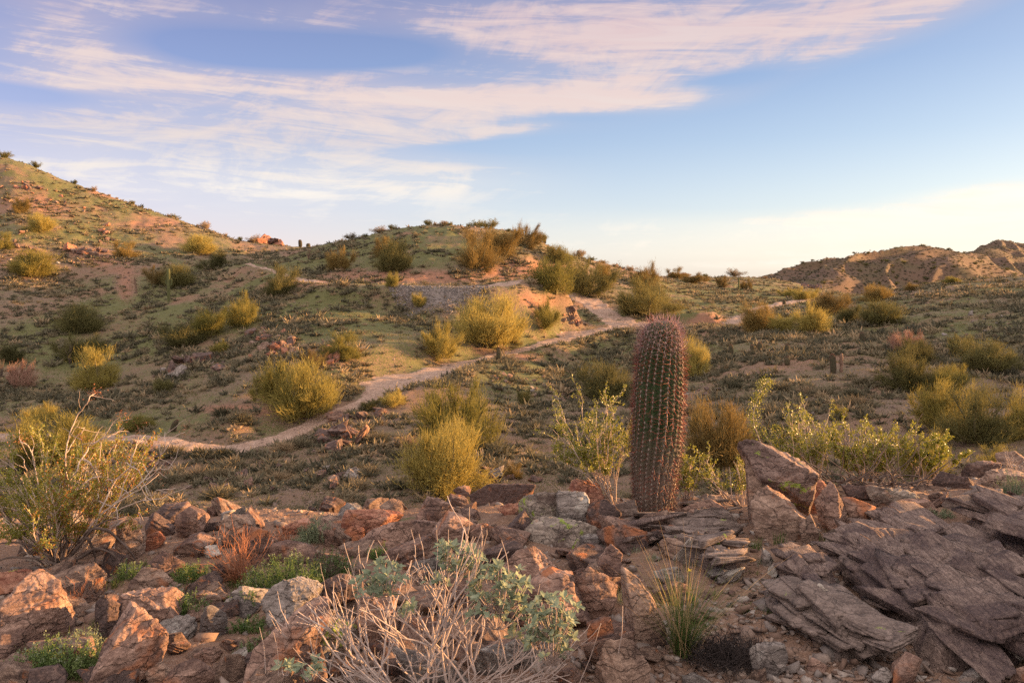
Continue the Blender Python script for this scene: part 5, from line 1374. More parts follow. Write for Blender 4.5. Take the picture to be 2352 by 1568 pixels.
def saguaro_mesh(name, arms, taper=1.0, ribs=13):
    G = Geo()
    def col(P, R):
        P = np.array(P, float); k = np.linspace(0, len(P)-1, 40); A = pchip(np.arange(len(P), dtype=float), P, k); Rr = pchip(np.arange(len(P), dtype=float), np.array(R, float), k)
        ns = ribs*4; th = np.arange(ns)*2*math.pi/ns; rib = .86+.14*np.abs(np.sin(th*ribs/2))
        T = np.gradient(A, axis=0); T /= np.linalg.norm(T, axis=1)[:,None]; X = np.cross(T, (0,1,0)); X /= np.linalg.norm(X,axis=1)[:,None]; Y = np.cross(T, X)
        V = A[:,None,:]+Rr[:,None,None]*rib[None,:,None]*(np.cos(th)[None,:,None]*X[:,None,:]+np.sin(th)[None,:,None]*Y[:,None,:])
        i = np.arange(39)[:,None]*ns+np.arange(ns)[None,:]; j = np.arange(39)[:,None]*ns+(np.arange(ns)[None,:]+1)%ns
        return V.reshape(-1,3), np.stack([i,j,j+ns,i+ns],-1).reshape(-1,4)
    V, Fq = col([(0,0,-.03),(0,0,.2),(0,0,.6),(0,0,.9),(0,0,.98),(0,0,1.0)], [.035,.042,.052,.05,.034,.004]); G.add(V, Fq)
    ms = [G.mesh(name, [M['saguaro_flesh']], smooth=True)]
    for P, R in arms:
        g = Geo(); V, Fq = col(P, R); g.add(V, Fq); ms.append(g.mesh('saguaro_arm', [M['saguaro_flesh']], smooth=True))
    return ms
def saguaro(u, v, h, label, arms=(), w=1.0, ymin=30):
    p = hit(u, v, ymin); s = h*p[1]/F; ms = saguaro_mesh('saguaro_stem', arms)
    e = empty('saguaro', p, (0,0,0), (s*w,s*w,s)); obj('stem', ms[0], e)
    for m_ in ms[1:]: obj('arm', m_, e)
    tag(e, label, 'cactus', 'saguaros standing on the slopes')
saguaro(387, 694, 76, 'tall green saguaro with two tiny arms on the left slope',
   [([(.03,0,.48),(.085,0,.50),(.095,0,.58),(.093,0,.66),(.092,0,.70)],[.018,.022,.024,.02,.003]), ([(-.03,0,.52),(-.075,0,.55),(-.085,0,.62),(-.085,0,.66)],[.015,.02,.02,.003])])
saguaro(1697, 668, 29, 'single column saguaro on the distant right saddle', w=1.25)
saguaro(1858, 688, 10, 'tiny saguaro below the far ridge', w=1.3)
# dead standing skeletons
def dead_trunk(u, v, h, label, seed, k=1.0):
    rng = np.random.default_rng(seed); p = hit(u, v, 30); s = h*p[1]/F; g = Geo()
    P, d = wander((0,0,-.05), (0,0,1), 1.05, 14, .05, .05, rng); R = np.interp(np.linspace(0,1,15),[0,.3,.5,.9,1],[.055,.05,.06,.045,.01])*k*rng.uniform(.75,1.25,15)
    tube(g, P, R, 9)
    e = empty('dead_cactus', p, (0,0,rng.uniform(0,6)), s); obj('trunk', g.mesh('dead_trunk', [M['dead_cactus']], smooth=True), e)
    for q in range(2):
        g2 = Geo(); P2, _ = wander(P[7+q*4], (rng.choice((-1,1))*.8, 0, .6), .16, 4, .2, .2, rng); tube(g2, P2, np.linspace(.035,.012,5)*k, 6); obj('stub', g2.mesh('dead_stub', [M['dead_cactus']], smooth=True), e)
    tag(e, label, 'cactus')
dead_trunk(313, 672, 36, 'brown dead saguaro stump on the red path left of the live saguaro', 3)
dead_trunk(1932, 855, 44, 'blackened dead cactus leaning beside the taller small barrel cactus', 5, 1.7)

# ocotillos
def ocotillo(u, v, h, label, seed, mat='dark_stem'):
    rng = np.random.default_rng(seed); p = hit(u, v, 30); s = h*p[1]/F; e = empty('ocotillo', p, (0,0,0), s)
    for q in range(13):
        g = Geo(); th = rng.uniform(0,6.28); sp = rng.uniform(.05,.34)
        P, _ = wander((0,0,-.03), (math.cos(th)*sp, math.sin(th)*sp, 1), rng.uniform(.75,1.05), 9, .045, .01, rng); tube(g, P, np.linspace(.014,.005,10), 4); obj('cane', g.mesh('cane', [M[mat]], smooth=True), e)
    tag(e, label, 'shrub')
ocotillo(709, 598, 36, 'bare spindly ocotillo on the shaded flank of the central hill', 1, 'dead_cactus')
ocotillo(160, 838, 52, 'dark leafless ocotillo canes on the shaded left slope', 2)
ocotillo(3, 868, 46, 'dark ocotillo at the left edge of the shaded slope', 3)
ocotillo(1390, 628, 20, 'small ocotillo on the ridge right of the central hill', 4, 'dead_cactus')
# ------------------------------------------------------------------ foreground plants
def px_line(P, Y, smooth=3):
    """pixels (u, v[, depth offset]) -> smooth world line at depth Y"""
    Q = np.array([pt(p[0], p[1], Y+(p[2] if len(p) > 2 else 0)) for p in P])
    return dense(Q, smooth)
def k5(*p): return [(x*.3418, 804+y*.3418) for x, y in p]

def creosote(name, base, seed, stems, hgt, spread, nleaf, label, leafmat='creosote_leaf', rust=.0, lean=(0,0), leaf=.011, dead=None, lz=(.35,1.0), stemmat='pale_stem', thick=.006, stemdark=None, group='creosote bushes of the foreground'):
    rng = np.random.default_rng(seed); e = empty(name, base); GS, GL, GD = Geo(), Geo(), Geo()
    ends = []
    for k in range(stems):
        th = rng.uniform(0, 2*math.pi); sp = rng.uniform(.15,1)**.7*spread
        d = np.array([math.cos(th)*sp+lean[0], math.sin(th)*sp*.8+lean[1], 1.0]); L = hgt*rng.uniform(.7,1.15)
        P, dd = wander((rng.normal(0,.03), rng.normal(0,.03), -.04), d, L, 10, .09, .02, rng)
        tube(GD if (stemdark and k % 2) else GS, P, np.linspace(thick, thick*.28, 11), 5)
        for q in range(rng.integers(4,8)):
            i = rng.integers(3, 10); f = np.array([math.cos(th+rng.normal(0,1)), math.sin(th+rng.normal(0,1)), .6])
            P2, d2 = wander(P[i], dd*.8+f*.55+rng.normal(0,.2,3), L*rng.uniform(.16,.36), 5, .13, .04, rng)
            tube(GS, P2, np.linspace(thick*.42, thick*.16, 6), 4)
            for w in range(rng.integers(2,5)):
                P3, d3 = wander(P2[rng.integers(1,6)], d2+rng.normal(0,.5,3), L*rng.uniform(.06,.15), 3, .15, .03, rng); tube(GS, P3, np.linspace(thick*.2, thick*.1, 4), 3)
                ends.append((P3, d3))
            ends.append((P2[3:], d2))
    zt = max(p[0][-1][2] for p in ends)
    ends = [q for q in ends if lz[0] <= q[0][-1][2]/zt <= lz[1]]
    per = max(1, nleaf//max(len(ends),1)); O, D = [], []
    for P3, d3 in ends:
        n = rng.poisson(per); t_ = rng.uniform(0, len(P3)-1.001, n); i = t_.astype(int); f = (t_-i)[:,None]
        o = P3[i]*(1-f)+P3[i+1]*f+rng.normal(0,.006,(n,3)); O.append(o); D.append(d3+rng.normal(0,.8,(n,3)))
    O, D = np.concatenate(O), np.concatenate(D); n = len(O)
    mi = (rng.random(n) < rust*(O[:,0] > O[:,0].mean())).astype(int)
    for q in (0, 1):
        m = mi == q
        if m.any(): leaves(GL, O[m], D[m], leaf*rng.uniform(.7,1.3,m.sum()), leaf*.62, q, rng)
    obj('branches', GS.mesh('branches', [M[stemmat]], smooth=True), e)
    if stemdark: obj('dark_branches', GD.mesh('dark_branches', [M[stemdark]], smooth=True), e)
    obj('foliage', GL.mesh('foliage', [M[leafmat], M['creosote_rust']]), e)
    tag(e, label, 'bush', group)
    return e

# left creosote with long bare stems
b0 = hit(128, 1300, 1.8, 9)
YB = b0[1]
cr = creosote('creosote_bush', b0, 21, 46, .70, 1.0, 30000, 'large creosote bush at the left with green leaves below and long pale dead stems above', rust=.30, lz=(.22,1.0), thick=.0046, leaf=.0125, stemdark='dark_stem')
dead = [
 [(460,1240),(462,1000),(455,880),(440,700),(470,560),(530,430),(590,340),(635,290)], [(440,700),(500,600),(545,560),(572,515)],
 [(400,1240),(420,960),(520,790),(600,650),(690,590),(760,490),(822,440)], [(600,650),(690,590),(740,575),(830,525)],
 [(560,1300),(660,1120),(760,900),(880,760),(920,620),(945,540)],
 [(580,1330),(650,1200),(800,1000),(940,900),(1040,780),(1100,680),(1175,575),(1245,550)], [(1100,680),(1112,620),(1106,555)],
 [(520,1300),(700,1080),(900,960),(980,900),(1070,820)], [(430,1180),(540,920),(620,860),(700,850),(760,890)],
 [(600,1300),(680,1180),(820,1060),(960,1010),(1060,1000),(1125,985)], [(470,1300),(560,1160),(480,980),(400,930)],
 [(300,1300),(230,1190),(110,1215),(-20,1250)], [(330,1330),(250,1200),(140,1260),(-20,1345)], [(380,1300),(300,1180),(200,1100),(60,1060),(-10,1010)],
 [(660,1000),(660,880),(620,770),(560,720),(545,600)], [(760,900),(860,960),(930,1060),(960,1140)], [(300,1250),(250,1050),(180,950),(150,860)],
 [(640,1000),(700,1030),(780,1060),(790,1140),(740,1220)], [(350,1280),(330,1100),(310,980),(250,900),(215,690),(150,620),(140,600)],
 [(800,1000),(870,800),(900,650)], [(850,760),(920,800),(960,870),(990,960)], [(980,870),(1080,800),(1130,800)], [(880,760),(960,760),(1000,830)],
 [(200,1300),(90,1210),(30,1130),(0,1100)], [(940,900),(1000,1000),(1060,940),(1185,930)], [(240,1000),(200,880),(170,780),(130,700)],
]
g = Geo()
rng = np.random.default_rng(3)
for k, P in enumerate(dead):
    L = px_line([(a, b, rng.normal(0,.05)) for a, b in k5(*P)], YB-.05, 4)-b0
    L = L+rng.normal(0,.0022,L.shape)
    tube(g, L, np.linspace(.0055 if len(P) > 4 else .003, .0016, len(L)), 5)
    for q in range(4 if len(P) > 4 else 2):
        i = rng.integers(len(L)//2, len(L)); P2, _ = wander(L[i], (L[-1]-L[i-2])+rng.normal(0,.12,3), rng.uniform(.05,.16), 5, .2, .05, rng); tube(g, P2, np.linspace(.0018,.0009,6), 4)
obj('dead_stems', g.mesh('dead_stems', [M['pale_stem']], smooth=True), cr)['label'] = 'long pale bare stems arching above the leaves'
gt = Geo()
for P in dead:
    if len(P) < 5: continue
    tip = pt(*k5(P[-1])[0], YB-.05)-b0
    O = tip+rng.normal(0,.028,(40,3)); leaves(gt, O, rng.normal(0,1,(40,3)), .012, .004, 0, rng)
    O = tip+rng.normal(0,.018,(26,3)); spikes(gt, O, rng.normal(0,1,(26,3))+np.array([.3,0,.6]), .035, .0018, 0, rng=rng)
obj('dry_tips', gt.mesh('dry_tips', [M['rust_stem']]), cr)['kind'] = 'stuff'
g = Geo()   # thick bare lower limbs spilling over the rocks
for P in [[(560,1250),(640,1195),(720,1210),(800,1275),(860,1335),(905,1400),(940,1490)], [(520,1290),(590,1260),(625,1340),(640,1400),(630,1480)],
          [(400,1440),(250,1330),(100,1290),(-20,1300)], [(400,1450),(260,1400),(80,1390),(-30,1420)], [(420,1440),(300,1470),(120,1480),(-30,1520)], [(430,1430),(520,1330),(620,1200),(700,1150),(830,1120)],
          [(400,1440),(340,1300),(240,1230),(120,1130)], [(420,1440),(450,1280),(400,1130),(380,1010)], [(430,1440),(560,1380),(650,1330),(760,1370),(790,1420)]]:
    L = px_line([(a, b, rng.normal(0,.04)) for a, b in k5(*P)], YB-.12, 4)-b0; tube(g, L, np.linspace(.0095,.0035,len(L)), 6)
obj('lower_limbs', g.mesh('lower_limbs', [M['dark_stem']], smooth=True), cr)

b1 = hit(1405, 1160, 2, 9)
creosote('creosote_bush', b1, 31, 26, .66, .55, 8000, 'bright green creosote bush leaning left beside the base of the barrel cactus', lean=(-.22,0), leaf=.016, thick=.005, lz=(.3,1))
for i_, (u_, v_, h_, sp_, nl_, ln_, lb_) in enumerate([
  (1990,1115,.52,.95,7000,(-.15,0),'wide creosote bush with a tangle of bare branches right of the massive cap boulder'),
  (1870,1080,.64,.70,6500,(-.45,0),'tall leafy creosote rising directly behind the massive cap boulder'),
  (2120,1105,.42,.9,4200,(.2,0),'low right end creosote on the crest, thinly leaved'),
  (1700,1150,.40,.9,1400,(-.5,0),'sparse creosote sprays left of the massive cap boulder'),
  (1575,1175,.30,.6,1500,(.1,0),'small creosote sprig at the right foot of the barrel cactus')]):
    Yq = 6.6 if i_ < 3 else 5.7
    x_ = (u_-CX)/F*Yq
    creosote('creosote_bush', (x_, Yq, float(height(x_, Yq))), 41+i_, 30 if i_ < 2 else 14, h_, sp_, int(nl_*1.35), lb_, lean=ln_, leaf=.0165, thick=.0055, lz=(.25,1), stemdark='dark_stem' if i_ in (0,2) else None)
# the tall single wand of the right creosote
g = Geo(); gl = Geo(); w0 = pt(1745,1000,6.5)
e = empty('creosote_wand', pt(1770,1085,6.5)); bb = pt(1770,1085,6.5)
L = px_line([(1790,1120),(1770,1060),(1745,1010),(1730,960),(1738,920),(1752,890),(1765,875)], 6.5, 4)-bb; tube(g, L, np.linspace(.006,.002,len(L)), 5)
i = rng.integers(9, len(L), 900); O = L[i]+rng.normal(0,.028,(900,3)); leaves(gl, O, rng.normal(0,1,(900,3))+np.array([0,0,.5]), .015, .009, 0, rng)
obj('stem', g.mesh('wand_stem', [M['pale_stem']], smooth=True), e); obj('foliage', gl.mesh('wand_leaves', [M['creosote_leaf']]), e)
tag(e, 'tall single leafy wand of creosote left above the massive cap boulder', 'bush')

# heap of bare twisted branches under the right creosote
g = Geo(); c0 = hit(1990, 1125, 2, 9); rng = np.random.default_rng(8)
for k in range(90):
    p = np.array([rng.normal(0,.22), rng.normal(0,.12), rng.uniform(-.02,.05)]); d = np.array([rng.normal(0,1), rng.normal(0,.6), rng.uniform(.0,.7)])
    P, _ = wander(p, d, rng.uniform(.25,.6), 9, .20, -.05, rng); tube(g, P, np.linspace(rng.uniform(.003,.007),.0015,10), 5)
o = obj('fallen_branches', g.mesh('fallen_branches', [M['dark_stem']], smooth=True), None, c0); tag(o, 'heap of bare twisted brown branches under the wide creosote on the right', 'branches')

# red brown twiggy shrub in front of the sunlit boulders
def twig_shrub(base, seed, n, hgt, spread, mat, label, lean=(0,0), r=.0022, name='bare_shrub', cat='shrub', sub=5):
    rng = np.random.default_rng(seed); g = Geo()
    for k in range(n):
        th = rng.uniform(0, 6.28); sp = rng.uniform(.1,1)*spread
        P, dd = wander((rng.normal(0,.015), rng.normal(0,.015), -.03), (math.cos(th)*sp+lean[0], math.sin(th)*sp+lean[1], 1), hgt*rng.uniform(.55,1.1), 8, .12, .0, rng)
        tube(g, P, np.linspace(r, r*.3, 9), 4)
        for q in range(sub):
            i = rng.integers(2, 8); P2, _ = wander(P[i], dd+rng.normal(0,.5,3), hgt*rng.uniform(.15,.4), 5, .16, .0, rng); tube(g, P2, np.linspace(r*.5, r*.2, 6), 3)
    o = obj(name, g.mesh(name, [M[mat]], smooth=True), None, base); tag(o, label, cat); return o
twig_shrub(hit(560,1335,2,9), 51, 46, .30, 1.0, 'rust_stem', 'reddish bare twiggy shrub in front of the broad sunlit tan boulder', lean=(-.25,0), r=.0024)
twig_shrub(hit(742,1335,2,9), 52, 40, .20, .8, 'dark_stem', 'small brown bare shrub growing in the green herb patch', r=.0018)
twig_shrub(hit(168,1395,2,9), 53, 14, .17, .5, 'rust_stem', 'small orange twig cluster right of the far left boulder', r=.0022, sub=2)
twig_shrub(hit(655,1258,2,9), 54, 34, .16, .6, 'rust_stem', 'small red twig clump left of the pale green herb', r=.0022, sub=2)
twig_shrub(hit(1800,1200,2,9), 55, 16, .22, .8, 'pale_stem', 'pale bare twigs at the left foot of the massive cap boulder', lean=(-.6,0), r=.002)
twig_shrub(hit(1320,1125,2,9), 56, 8, .28, 1.2, 'pale_stem', 'thin bare twigs reaching left from beside the red pointed boulder', lean=(-.8,0), r=.002, sub=2)
twig_shrub(hit(2330,1090,2,9), 57, 26, .22, .9, 'pink_stem', 'pinkish twiggy shrub on the crest at the right edge', r=.002)
# black dead bush
g = Geo(); rng = np.random.default_rng(9); c0 = hit(1672, 1520, 2, 9)
for k in range(520):
    th = rng.uniform(0,6.28); rr = rng.uniform(0,.155)**1.0
    p = np.array([math.cos(th)*rr, math.sin(th)*rr*.8, rng.uniform(0,.02)]); d = np.array([rng.normal(0,.9)+p[0]*3, rng.normal(0,.9), rng.uniform(0,1.4)])
    P, _ = wander(p, d, rng.uniform(.06,.15), 5, .33, -.04, rng); tube(g, P, np.linspace(.0017,.0007,6), 3)
o = obj('dead_bush', g.mesh('dead_bush', [M['black_twig']]), None, c0); tag(o, 'flat tangled black dead bush right of the grass tuft', 'bush')

# ------------------------------------------------------------------ brittlebush: pale forking stems and silver leaf rosettes
rng = np.random.default_rng(17)
GB = Geo(); tips = []
YBr = 2.85
bb = pt(1010, 1625, YBr)
def fork(p, d, L, r, lev):
    P, dd = wander(p, d, L, 5, .10, .035, rng); tube(GB, P, np.linspace(r, r*.72, 6), 6 if r > .003 else 5)
    if lev == 0 or r < .0011:
        tips.append((P[-1], dd)); return
    for q in range(2 if rng.random() < .65 else 3):
        nd = dd+rng.normal(0,.42,3)*np.array([1,.8,.6])+np.array([0,0,.10]); fork(P[-1], nd, L*rng.uniform(.58,.92), r*rng.uniform(.55,.76), lev-1)
    if rng.random() < .5: 
        i = rng.integers(2,5); fork(P[i], dd+rng.normal(0,.6,3), L*rng.uniform(.3,.6), r*.45, max(lev-2,0))
targets = [(600,1480,.62),(640,1400,.55),(700,1340,.6),(740,1300,.55),(800,1420,.5),(880,1360,.5),(930,1290,.6),(955,1230,.62),(980,1260,.6),(1000,1240,.55),(1050,1280,.55),(1080,1290,.5),(1110,1400,.45),(1150,1450,.4),
           (1220,1500,.5),(1290,1480,.55),(1340,1430,.6),(1400,1480,.62),(1180,1560,.4),(700,1560,.5),(620,1560,.6),(850,1520,.4),(1340,1540,.55),(1010,1440,.4),(930,1480,.35),(760,1470,.45),(1060,1500,.35),(980,1380,.45),
           (560,1540,.66),(1250,1420,.5),(900,1430,.42),(680,1450,.5)]
for (u_, v_, q_) in targets:
    tgt = pt(u_, v_, YBr+rng.uniform(-.12,.2)); src = bb+np.array([rng.normal(0,.07), rng.normal(0,.05), 0])
    vec = tgt-src; L = np.linalg.norm(vec)
    side_ = np.array([0,0,1.0])-vec/L*(vec[2]/L)
    d0 = vec/L+np.array([0,0,-.18 if abs(vec[0]) > .25 else 0]); fork(src-bb, d0, L*.36, rng.uniform(.0045,.0072), 3)
e = empty('brittlebush', bb)
obj('woody_stems', GB.mesh('woody_stems', [M['pink_stem']], smooth=True), e)
g = Geo()   # thin straight flower stalks
for u_, v_, u2, v2 in [(1255,1560,1298,1400),(1330,1570,1380,1430),(1170,1330,1152,1240),(1000,1330,1002,1205),(955,1300,944,1215),(1050,1320,1072,1230),(610,1545,596,1440),(640,1550,628,1450),(720,1560,712,1470),(905,1310,868,1240),(1020,1330,1030,1215),(975,1310,962,1225),(1200,1480,1240,1340),(1420,1500,1430,1390)]:
    g = Geo(); L = px_line([(u_,v_),((u_+u2)/2+4,(v_+v2)/2),(u2,v2)], YBr-.03, 4)-bb; tube(g, L, np.linspace(.0018,.0011,len(L)), 4)
    obj('flower_stalk', g.mesh('flower_stalk', [M['pink_stem']], smooth=True), e)
def leaf_shape(G, O, d, n, L, W, mi=0):
    """an ovate leaf folded along its midrib and bent down at the tip"""
    d = d/np.linalg.norm(d); s = np.cross(d, n); s /= np.linalg.norm(s); n = np.cross(s, d)
    prof = [(0,0.05),(.18,.62),(.42,1.0),(.68,.72),(.88,.30),(1.0,0.0)]
    V = []
    for a, w in prof:
        c = O+d*L*a-n*L*.16*a*a; V += [c+s*W/2*w+n*W*.16*w, c, c-s*W/2*w+n*W*.16*w]
    Fq = []
    for i in range(len(prof)-1):
        b = i*3; Fq += [[b,b+1,b+4,b+3],[b+1,b+2,b+5,b+4]]
    G.add(np.array(V), np.array(Fq), mi)
def rosette(G, c, up, rng, n=8, L=.036):
    up = up/np.linalg.norm(up)
    for k in range(n):
        th = k*2.4+rng.uniform(-.3,.3); a = np.cross(up, (0.3,.9,.2)); a /= np.linalg.norm(a); b = np.cross(up, a)
        d = (a*math.cos(th)+b*math.sin(th))*rng.uniform(.6,1.1)+up*rng.uniform(.2,1.0); l = L*rng.uniform(.65,1.25)
        leaf_shape(G, c+rng.normal(0,.004,3), d, up+rng.normal(0,.2,3), l, l*.52)
gl, gs = Geo(), Geo()
for (u_, v_, ru, rv, n_, dy) in [(q[0],q[1],q[2]*1.15,q[3]*1.2,int(q[4]*.95),q[5]) for q in [(880,1325,44,28,32,0),(845,1345,25,18,12,0),(1058,1280,44,26,36,.05),(1030,1262,25,20,12,.03),(1150,1345,62,42,54,-.05),(1140,1400,55,30,22,-.05),(1275,1410,50,38,40,-.1),(1268,1465,45,42,30,-.1),(1215,1440,40,30,16,-.06),(712,1530,20,20,10,-.1),(655,1530,14,14,5,-.1),(940,1400,40,20,6,.1),(1010,1330,30,15,6,.1)]]:
    for k in range(n_):
        a, b = rng.uniform(0,6.28), math.sqrt(rng.random()); du, dv = math.cos(a)*b, math.sin(a)*b
        c = pt(u_+du*ru, v_+dv*rv, YBr+dy+rng.normal(0,.05))-bb
        up = np.array([du*.6, -.35, .9-dv*.3]); rosette(gl, c, up, rng, n=rng.integers(5,9), L=.028)
        root = pt(u_+du*ru*.2, v_+rv*1.25, YBr+dy)-bb; L = dense(np.array([root, root*.5+c*.5+np.array([0,0,-.01]), c]), 3); tube(gs, L, np.linspace(.002,.0012,len(L)), 4)
obj('leaf_rosettes', gl.mesh('leaf_rosettes', [M['silver_leaf']], smooth=True), e); obj('leafy_stems', gs.mesh('leafy_stems', [M['pink_stem']], smooth=True), e)['kind'] = 'stuff'
tag(e, 'large brittlebush in the centre foreground, pale bare stems with silver green leaf clusters', 'bush')

# ------------------------------------------------------------------ grasses and herbs
def blades(G, n, hgt, spread, w, rng, bend=.5, mi=0, r0=.02, seg=5):
    for k in range(n):
        th = rng.uniform(0,6.28); h = hgt*rng.uniform(.5,1.1); sp = rng.uniform(.1,1)*spread; d = np.array([math.cos(th), math.sin(th), 0])
        t_ = np.linspace(0,1,seg)[:,None]; P = np.array([rng.normal(0,r0), rng.normal(0,r0), -.01])+d*h*sp*(t_*.6+bend*t_**2)+np.array([0,0,1.0])*h*(t_-bend*.35*sp*t_**2)
        s = np.cross(d, (0,0,1.0)); s = s*math.cos(.8)+d*.3; ww = w*(1-t_**1.5)+.0004
        V = np.concatenate([P+s*ww/2, P-s*ww/2]); i = np.arange(seg-1); G.add(V, np.stack([i, i+1, i+1+seg, i+seg], -1), mi)
def tuft(u, v, n, hgt, spread, mat, label, w=.003, seed=None, dry=0, name='grass_tuft', bend=.5, cat='grass', group='green grass tufts among the rocks', Y=None):
    rng = np.random.default_rng(seed or int(u*3+v)); p = hit(u, v, 1.8, 9) if Y is None else pt(u, v, Y); g = Geo()
    blades(g, n, hgt, spread, w, rng, bend)
    if dry: blades(g, dry, hgt*1.35, spread*1.05, .0028, rng, bend*.8, mi=1, seg=7)
    o = obj(name, g.mesh(name, [M[mat], M['grass_dry']]), None, p); tag(o, label, cat, group)
tuft(1568,1505,260,.34,1.0,'grass_green','big grass tuft with long dry golden stalks in the centre foreground', dry=60, w=.0030, group=None, seed=5)
for a_ in [(1655,1238,60,.075,.4,'bright green upright grass tuft on the ledge right of the barrel cactus'),(1640,1245,45,.06,.5,'low green grass clump left of the bright upright tuft on the ledge'),
  (1735,1262,50,.085,.5,'green grass in front of the rounded brown boulder under the cap boulder'),(1792,1250,40,.09,.4,'thin green grass spikes in front of the rippled boulder'),(1890,1243,34,.075,.5,'green grass tuft below the dark red boulder gap'),
  (1765,1215,26,.13,.6,'tall yellowing grass stalks against the cap boulder'),(1930,1215,30,.08,.6,'grass and twigs by the upright pale stone'),(1955,1170,40,.06,.7,'yellow green grass beside the fallen pink slab'),
  (1725,1290,26,.045,.8,'small pale green sprout on bare soil left of the bedrock'),(1745,1298,24,.05,.7,'small green sprout just right of the pale sprout on bare soil'),(1738,1318,30,.03,1,'low green rosette below the two small sprouts'),
  (1772,1292,18,.04,.6,'tiny sprout growing on the grey fin of rock'),(1640,1370,50,.05,.8,'green clump behind the black dead bush'),(1715,1405,40,.055,.9,'blue green grass tuft left of the low domed bedrock'),(1765,1412,50,.04,1.1,'flat dark green grass tuft on the soil before the domed bedrock'),
  (1430,1385,40,.09,.4,'green blades between the curved boulder and the tall pale slab'),(1440,1440,30,.06,.6,'leafy green clump low against the tall pale slab'),(1500,1290,46,.06,.5,'grey green plantain tuft with seed heads left of the thin bedded ledge'),
  (1460,1265,36,.05,.6,'grey green tuft below the dark rock by the cactus'),(1185,1265,34,.04,.8,'dark green tuft under the big split boulder'),(1100,1210,40,.05,.7,'pale grass on the crest left of the big split boulder'),
  (1120,1225,36,.045,.7,'yellowish grass below the crest rocks near centre'),(265,1350,60,.07,.7,'yellow green grass clump right of the low rounded rock'),(300,1370,60,.06,.8,'grass clump by the cracked split rock'),
  (400,1370,70,.075,.7,'tall green grass left of the reddish twig shrub'),(170,1490,90,.09,.7,'dark green grass below the far left boulder'),(60,1520,60,.08,.7,'dark grass at the bottom left corner'),
  (230,1440,60,.07,.8,'shaded green grass between far left boulder and narrow dark boulder'),(535,1350,60,.07,.7,'dry tipped grass in front of the reddish twig shrub'),(330,1300,40,.06,.8,'grass tuft in front of the brick shaped pink rock'),
  (2330,1150,0,0,0,''),(1600,1300,30,.05,.8,'small tuft at the top of the thin bedded ledge'),(2090,1165,26,.045,.8,'grey green sprout on gravel below the flat greenish slab'),(2180,1150,26,.05,.8,'small grey green weed left of the layered pinkish boulder')]:
    if a_[2]: tuft(a_[0], a_[1], a_[2], a_[3], a_[4], 'grass_green' if 'pale' not in a_[5] and 'grey' not in a_[5] else 'herb_grey', a_[5])

def herb(u, v, w_px, h_px, n, mat, label, leaf=.009, seed=None, dens=26, flowers=False, group='green herb clumps among the rocks'):
    rng = np.random.default_rng(seed or int(u+v*3)); p = hit(u, v, 1.8, 9); s = p[1]/F; W, Hh = w_px*s/2*1.1, h_px*s*1.25; n = int(n*1.5)
    GS, GL = Geo(), Geo()
    for k in range(n):
        x0, y0 = rng.uniform(-1,1)*W, rng.uniform(-1,1)*W*.55; h = Hh*rng.uniform(.45,1.05)*(1-.45*(x0/W)**2)
        zb = float(height(p[0]+x0, p[1]+y0))-p[2]
        P, dd = wander((x0, y0, zb-.01), (rng.normal(0,.3)+x0/W*.4, rng.normal(0,.3), 1), h, 5, .12, .05, rng); tube(GS, P, np.linspace(.0013,.0007,6), 3)
        t_ = rng.uniform(.8, 5-.001, dens); i = t_.astype(int); f = (t_-i)[:,None]; O = P[i]*(1-f)+P[np.minimum(i+1,5)]*f+rng.normal(0,.004,(dens,3))
        leaves(GL, O, rng.normal(0,.8,(dens,3))+np.array([0,0,.5]), leaf*rng.uniform(.6,1.4,dens), leaf*.42, 0, rng)
        if rng.random() < .35: leaves(GL, P[-1]+rng.normal(0,.003,(7,3)), rng.normal(0,1,(7,3))+np.array([0,0,.8]), leaf*.8, leaf*.5, 1, rng)
    e = empty('herb_clump', p); obj('stalks', GS.mesh('stalks', [M[mat]], smooth=True), e); obj('foliage', GL.mesh('herb_leaves', [M[mat], M['herb_grey']]), e)
    tag(e, label, 'plant', group)
herb(655,1352,150,70,190,'herb_leaf','wide leafy green herb patch left of the small brown bare shrub')
herb(760,1330,60,62,80,'herb_leaf','green herb patch right of the small brown bare shrub')
herb(722,1245,46,52,70,'herb_grey','pale grey green herb glowing on the crest behind the rounded pink rock')
herb(690,1262,26,30,26,'herb_grey','smaller pale herb in front of the orange sunlit rock')
herb(430,1420,70,50,80,'herb_leaf','dense green herb mat right of the wide two part boulder')
herb(460,1340,90,44,80,'herb_leaf','green herb strip in front of the reddish twig shrub')
herb(130,1550,150,70,170,'herb_leaf','large dark green herb mat below the far left boulder',leaf=.011)
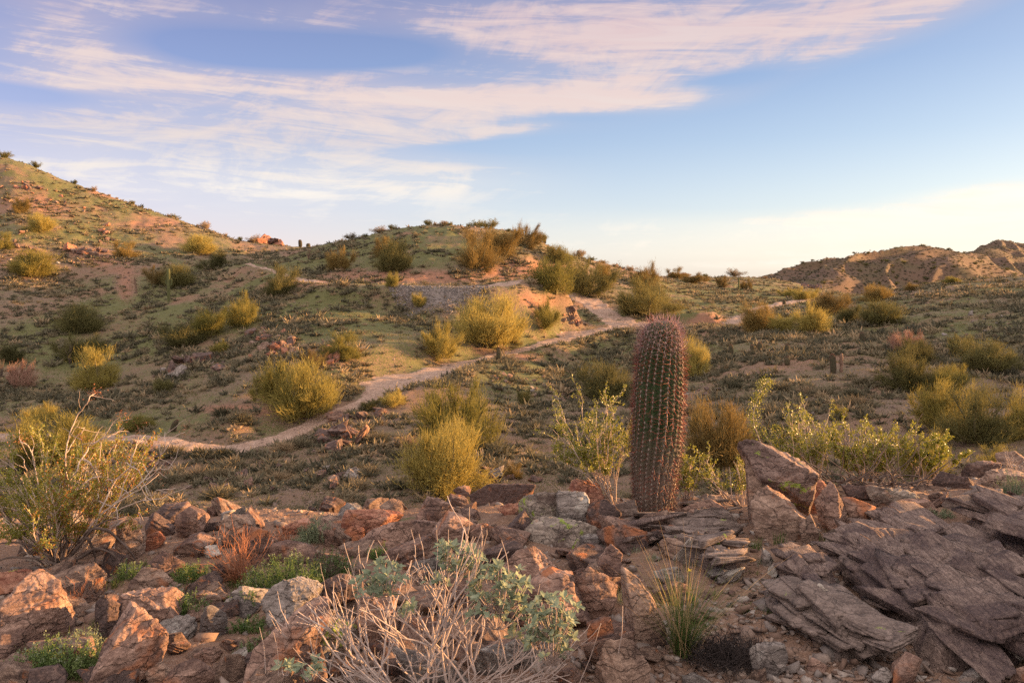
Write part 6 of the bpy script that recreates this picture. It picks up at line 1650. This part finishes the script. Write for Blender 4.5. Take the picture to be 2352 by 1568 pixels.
herb(200,1500,60,50,60,'herb_grey','bluish green herb beside the bottom left wedge boulder',leaf=.011)
herb(20,1480,50,50,40,'herb_leaf','dark green weeds at the left edge below the far left boulder')
herb(560,1400,40,45,36,'herb_leaf','small green herb left of the flat grey slab')
herb(600,1500,80,40,46,'herb_leaf','sparse green weeds among stones left of the long sloping boulder')
herb(570,1450,60,36,36,'herb_leaf','sparse weeds beside the small blue grey rock')
herb(300,1330,50,40,40,'herb_leaf','green weeds around the cracked split rock')
herb(2325,1145,34,52,34,'herb_grey','upright grey green weed with curled flower heads at the right edge')
herb(880,1290,50,34,36,'herb_leaf','low green weeds behind the left leaf cluster of the brittlebush')
herb(1085,1330,60,34,40,'herb_grey','grey green weeds behind the central brittlebush leaves')
herb(800,1360,50,36,40,'herb_leaf','dark green weeds behind the brittlebush left stems')
herb(1960,1190,40,30,24,'herb_grey','thin weed growing by the fallen pink slab')
herb(2160,1190,46,20,20,'herb_grey','low weed on the gravel above the huge bedrock slab')
# yellow flowered fiddleneck
p = hit(1590,1390,2,9); g = Geo(); gl = Geo(); gf = Geo(); rng = np.random.default_rng(2)
P, dd = wander((0,0,-.02), (-.02,0,1), .125*p[1]/4, 8, .04, .02, rng); P = P*np.array([1,1,1.7]); tube(g, P, np.linspace(.0022,.0015,9), 5)
for k in range(26):
    z = rng.uniform(.02,.6); i = z*8; c = P[int(i)]; th = rng.uniform(0,6.28); leaf_shape(gl, c, np.array([math.cos(th),math.sin(th),1.2]), np.array([0,0,1.0]), .05*(1.1-z), .010)
leaves(gf, P[-1]+rng.normal(0,.004,(30,3)), rng.normal(0,1,(30,3))+np.array([0,0,.5]), .005, .004, 0, rng)
e = empty('wildflower', p); obj('stem', g.mesh('flower_stem', [M['herb_leaf']], smooth=True), e); obj('leaves', gl.mesh('flower_leaves', [M['herb_leaf']], smooth=True), e); obj('flower_head', gf.mesh('flower_head', [M['flower']]), e)
tag(e, 'single upright wildflower with a yellow head behind the big grass tuft', 'flower')
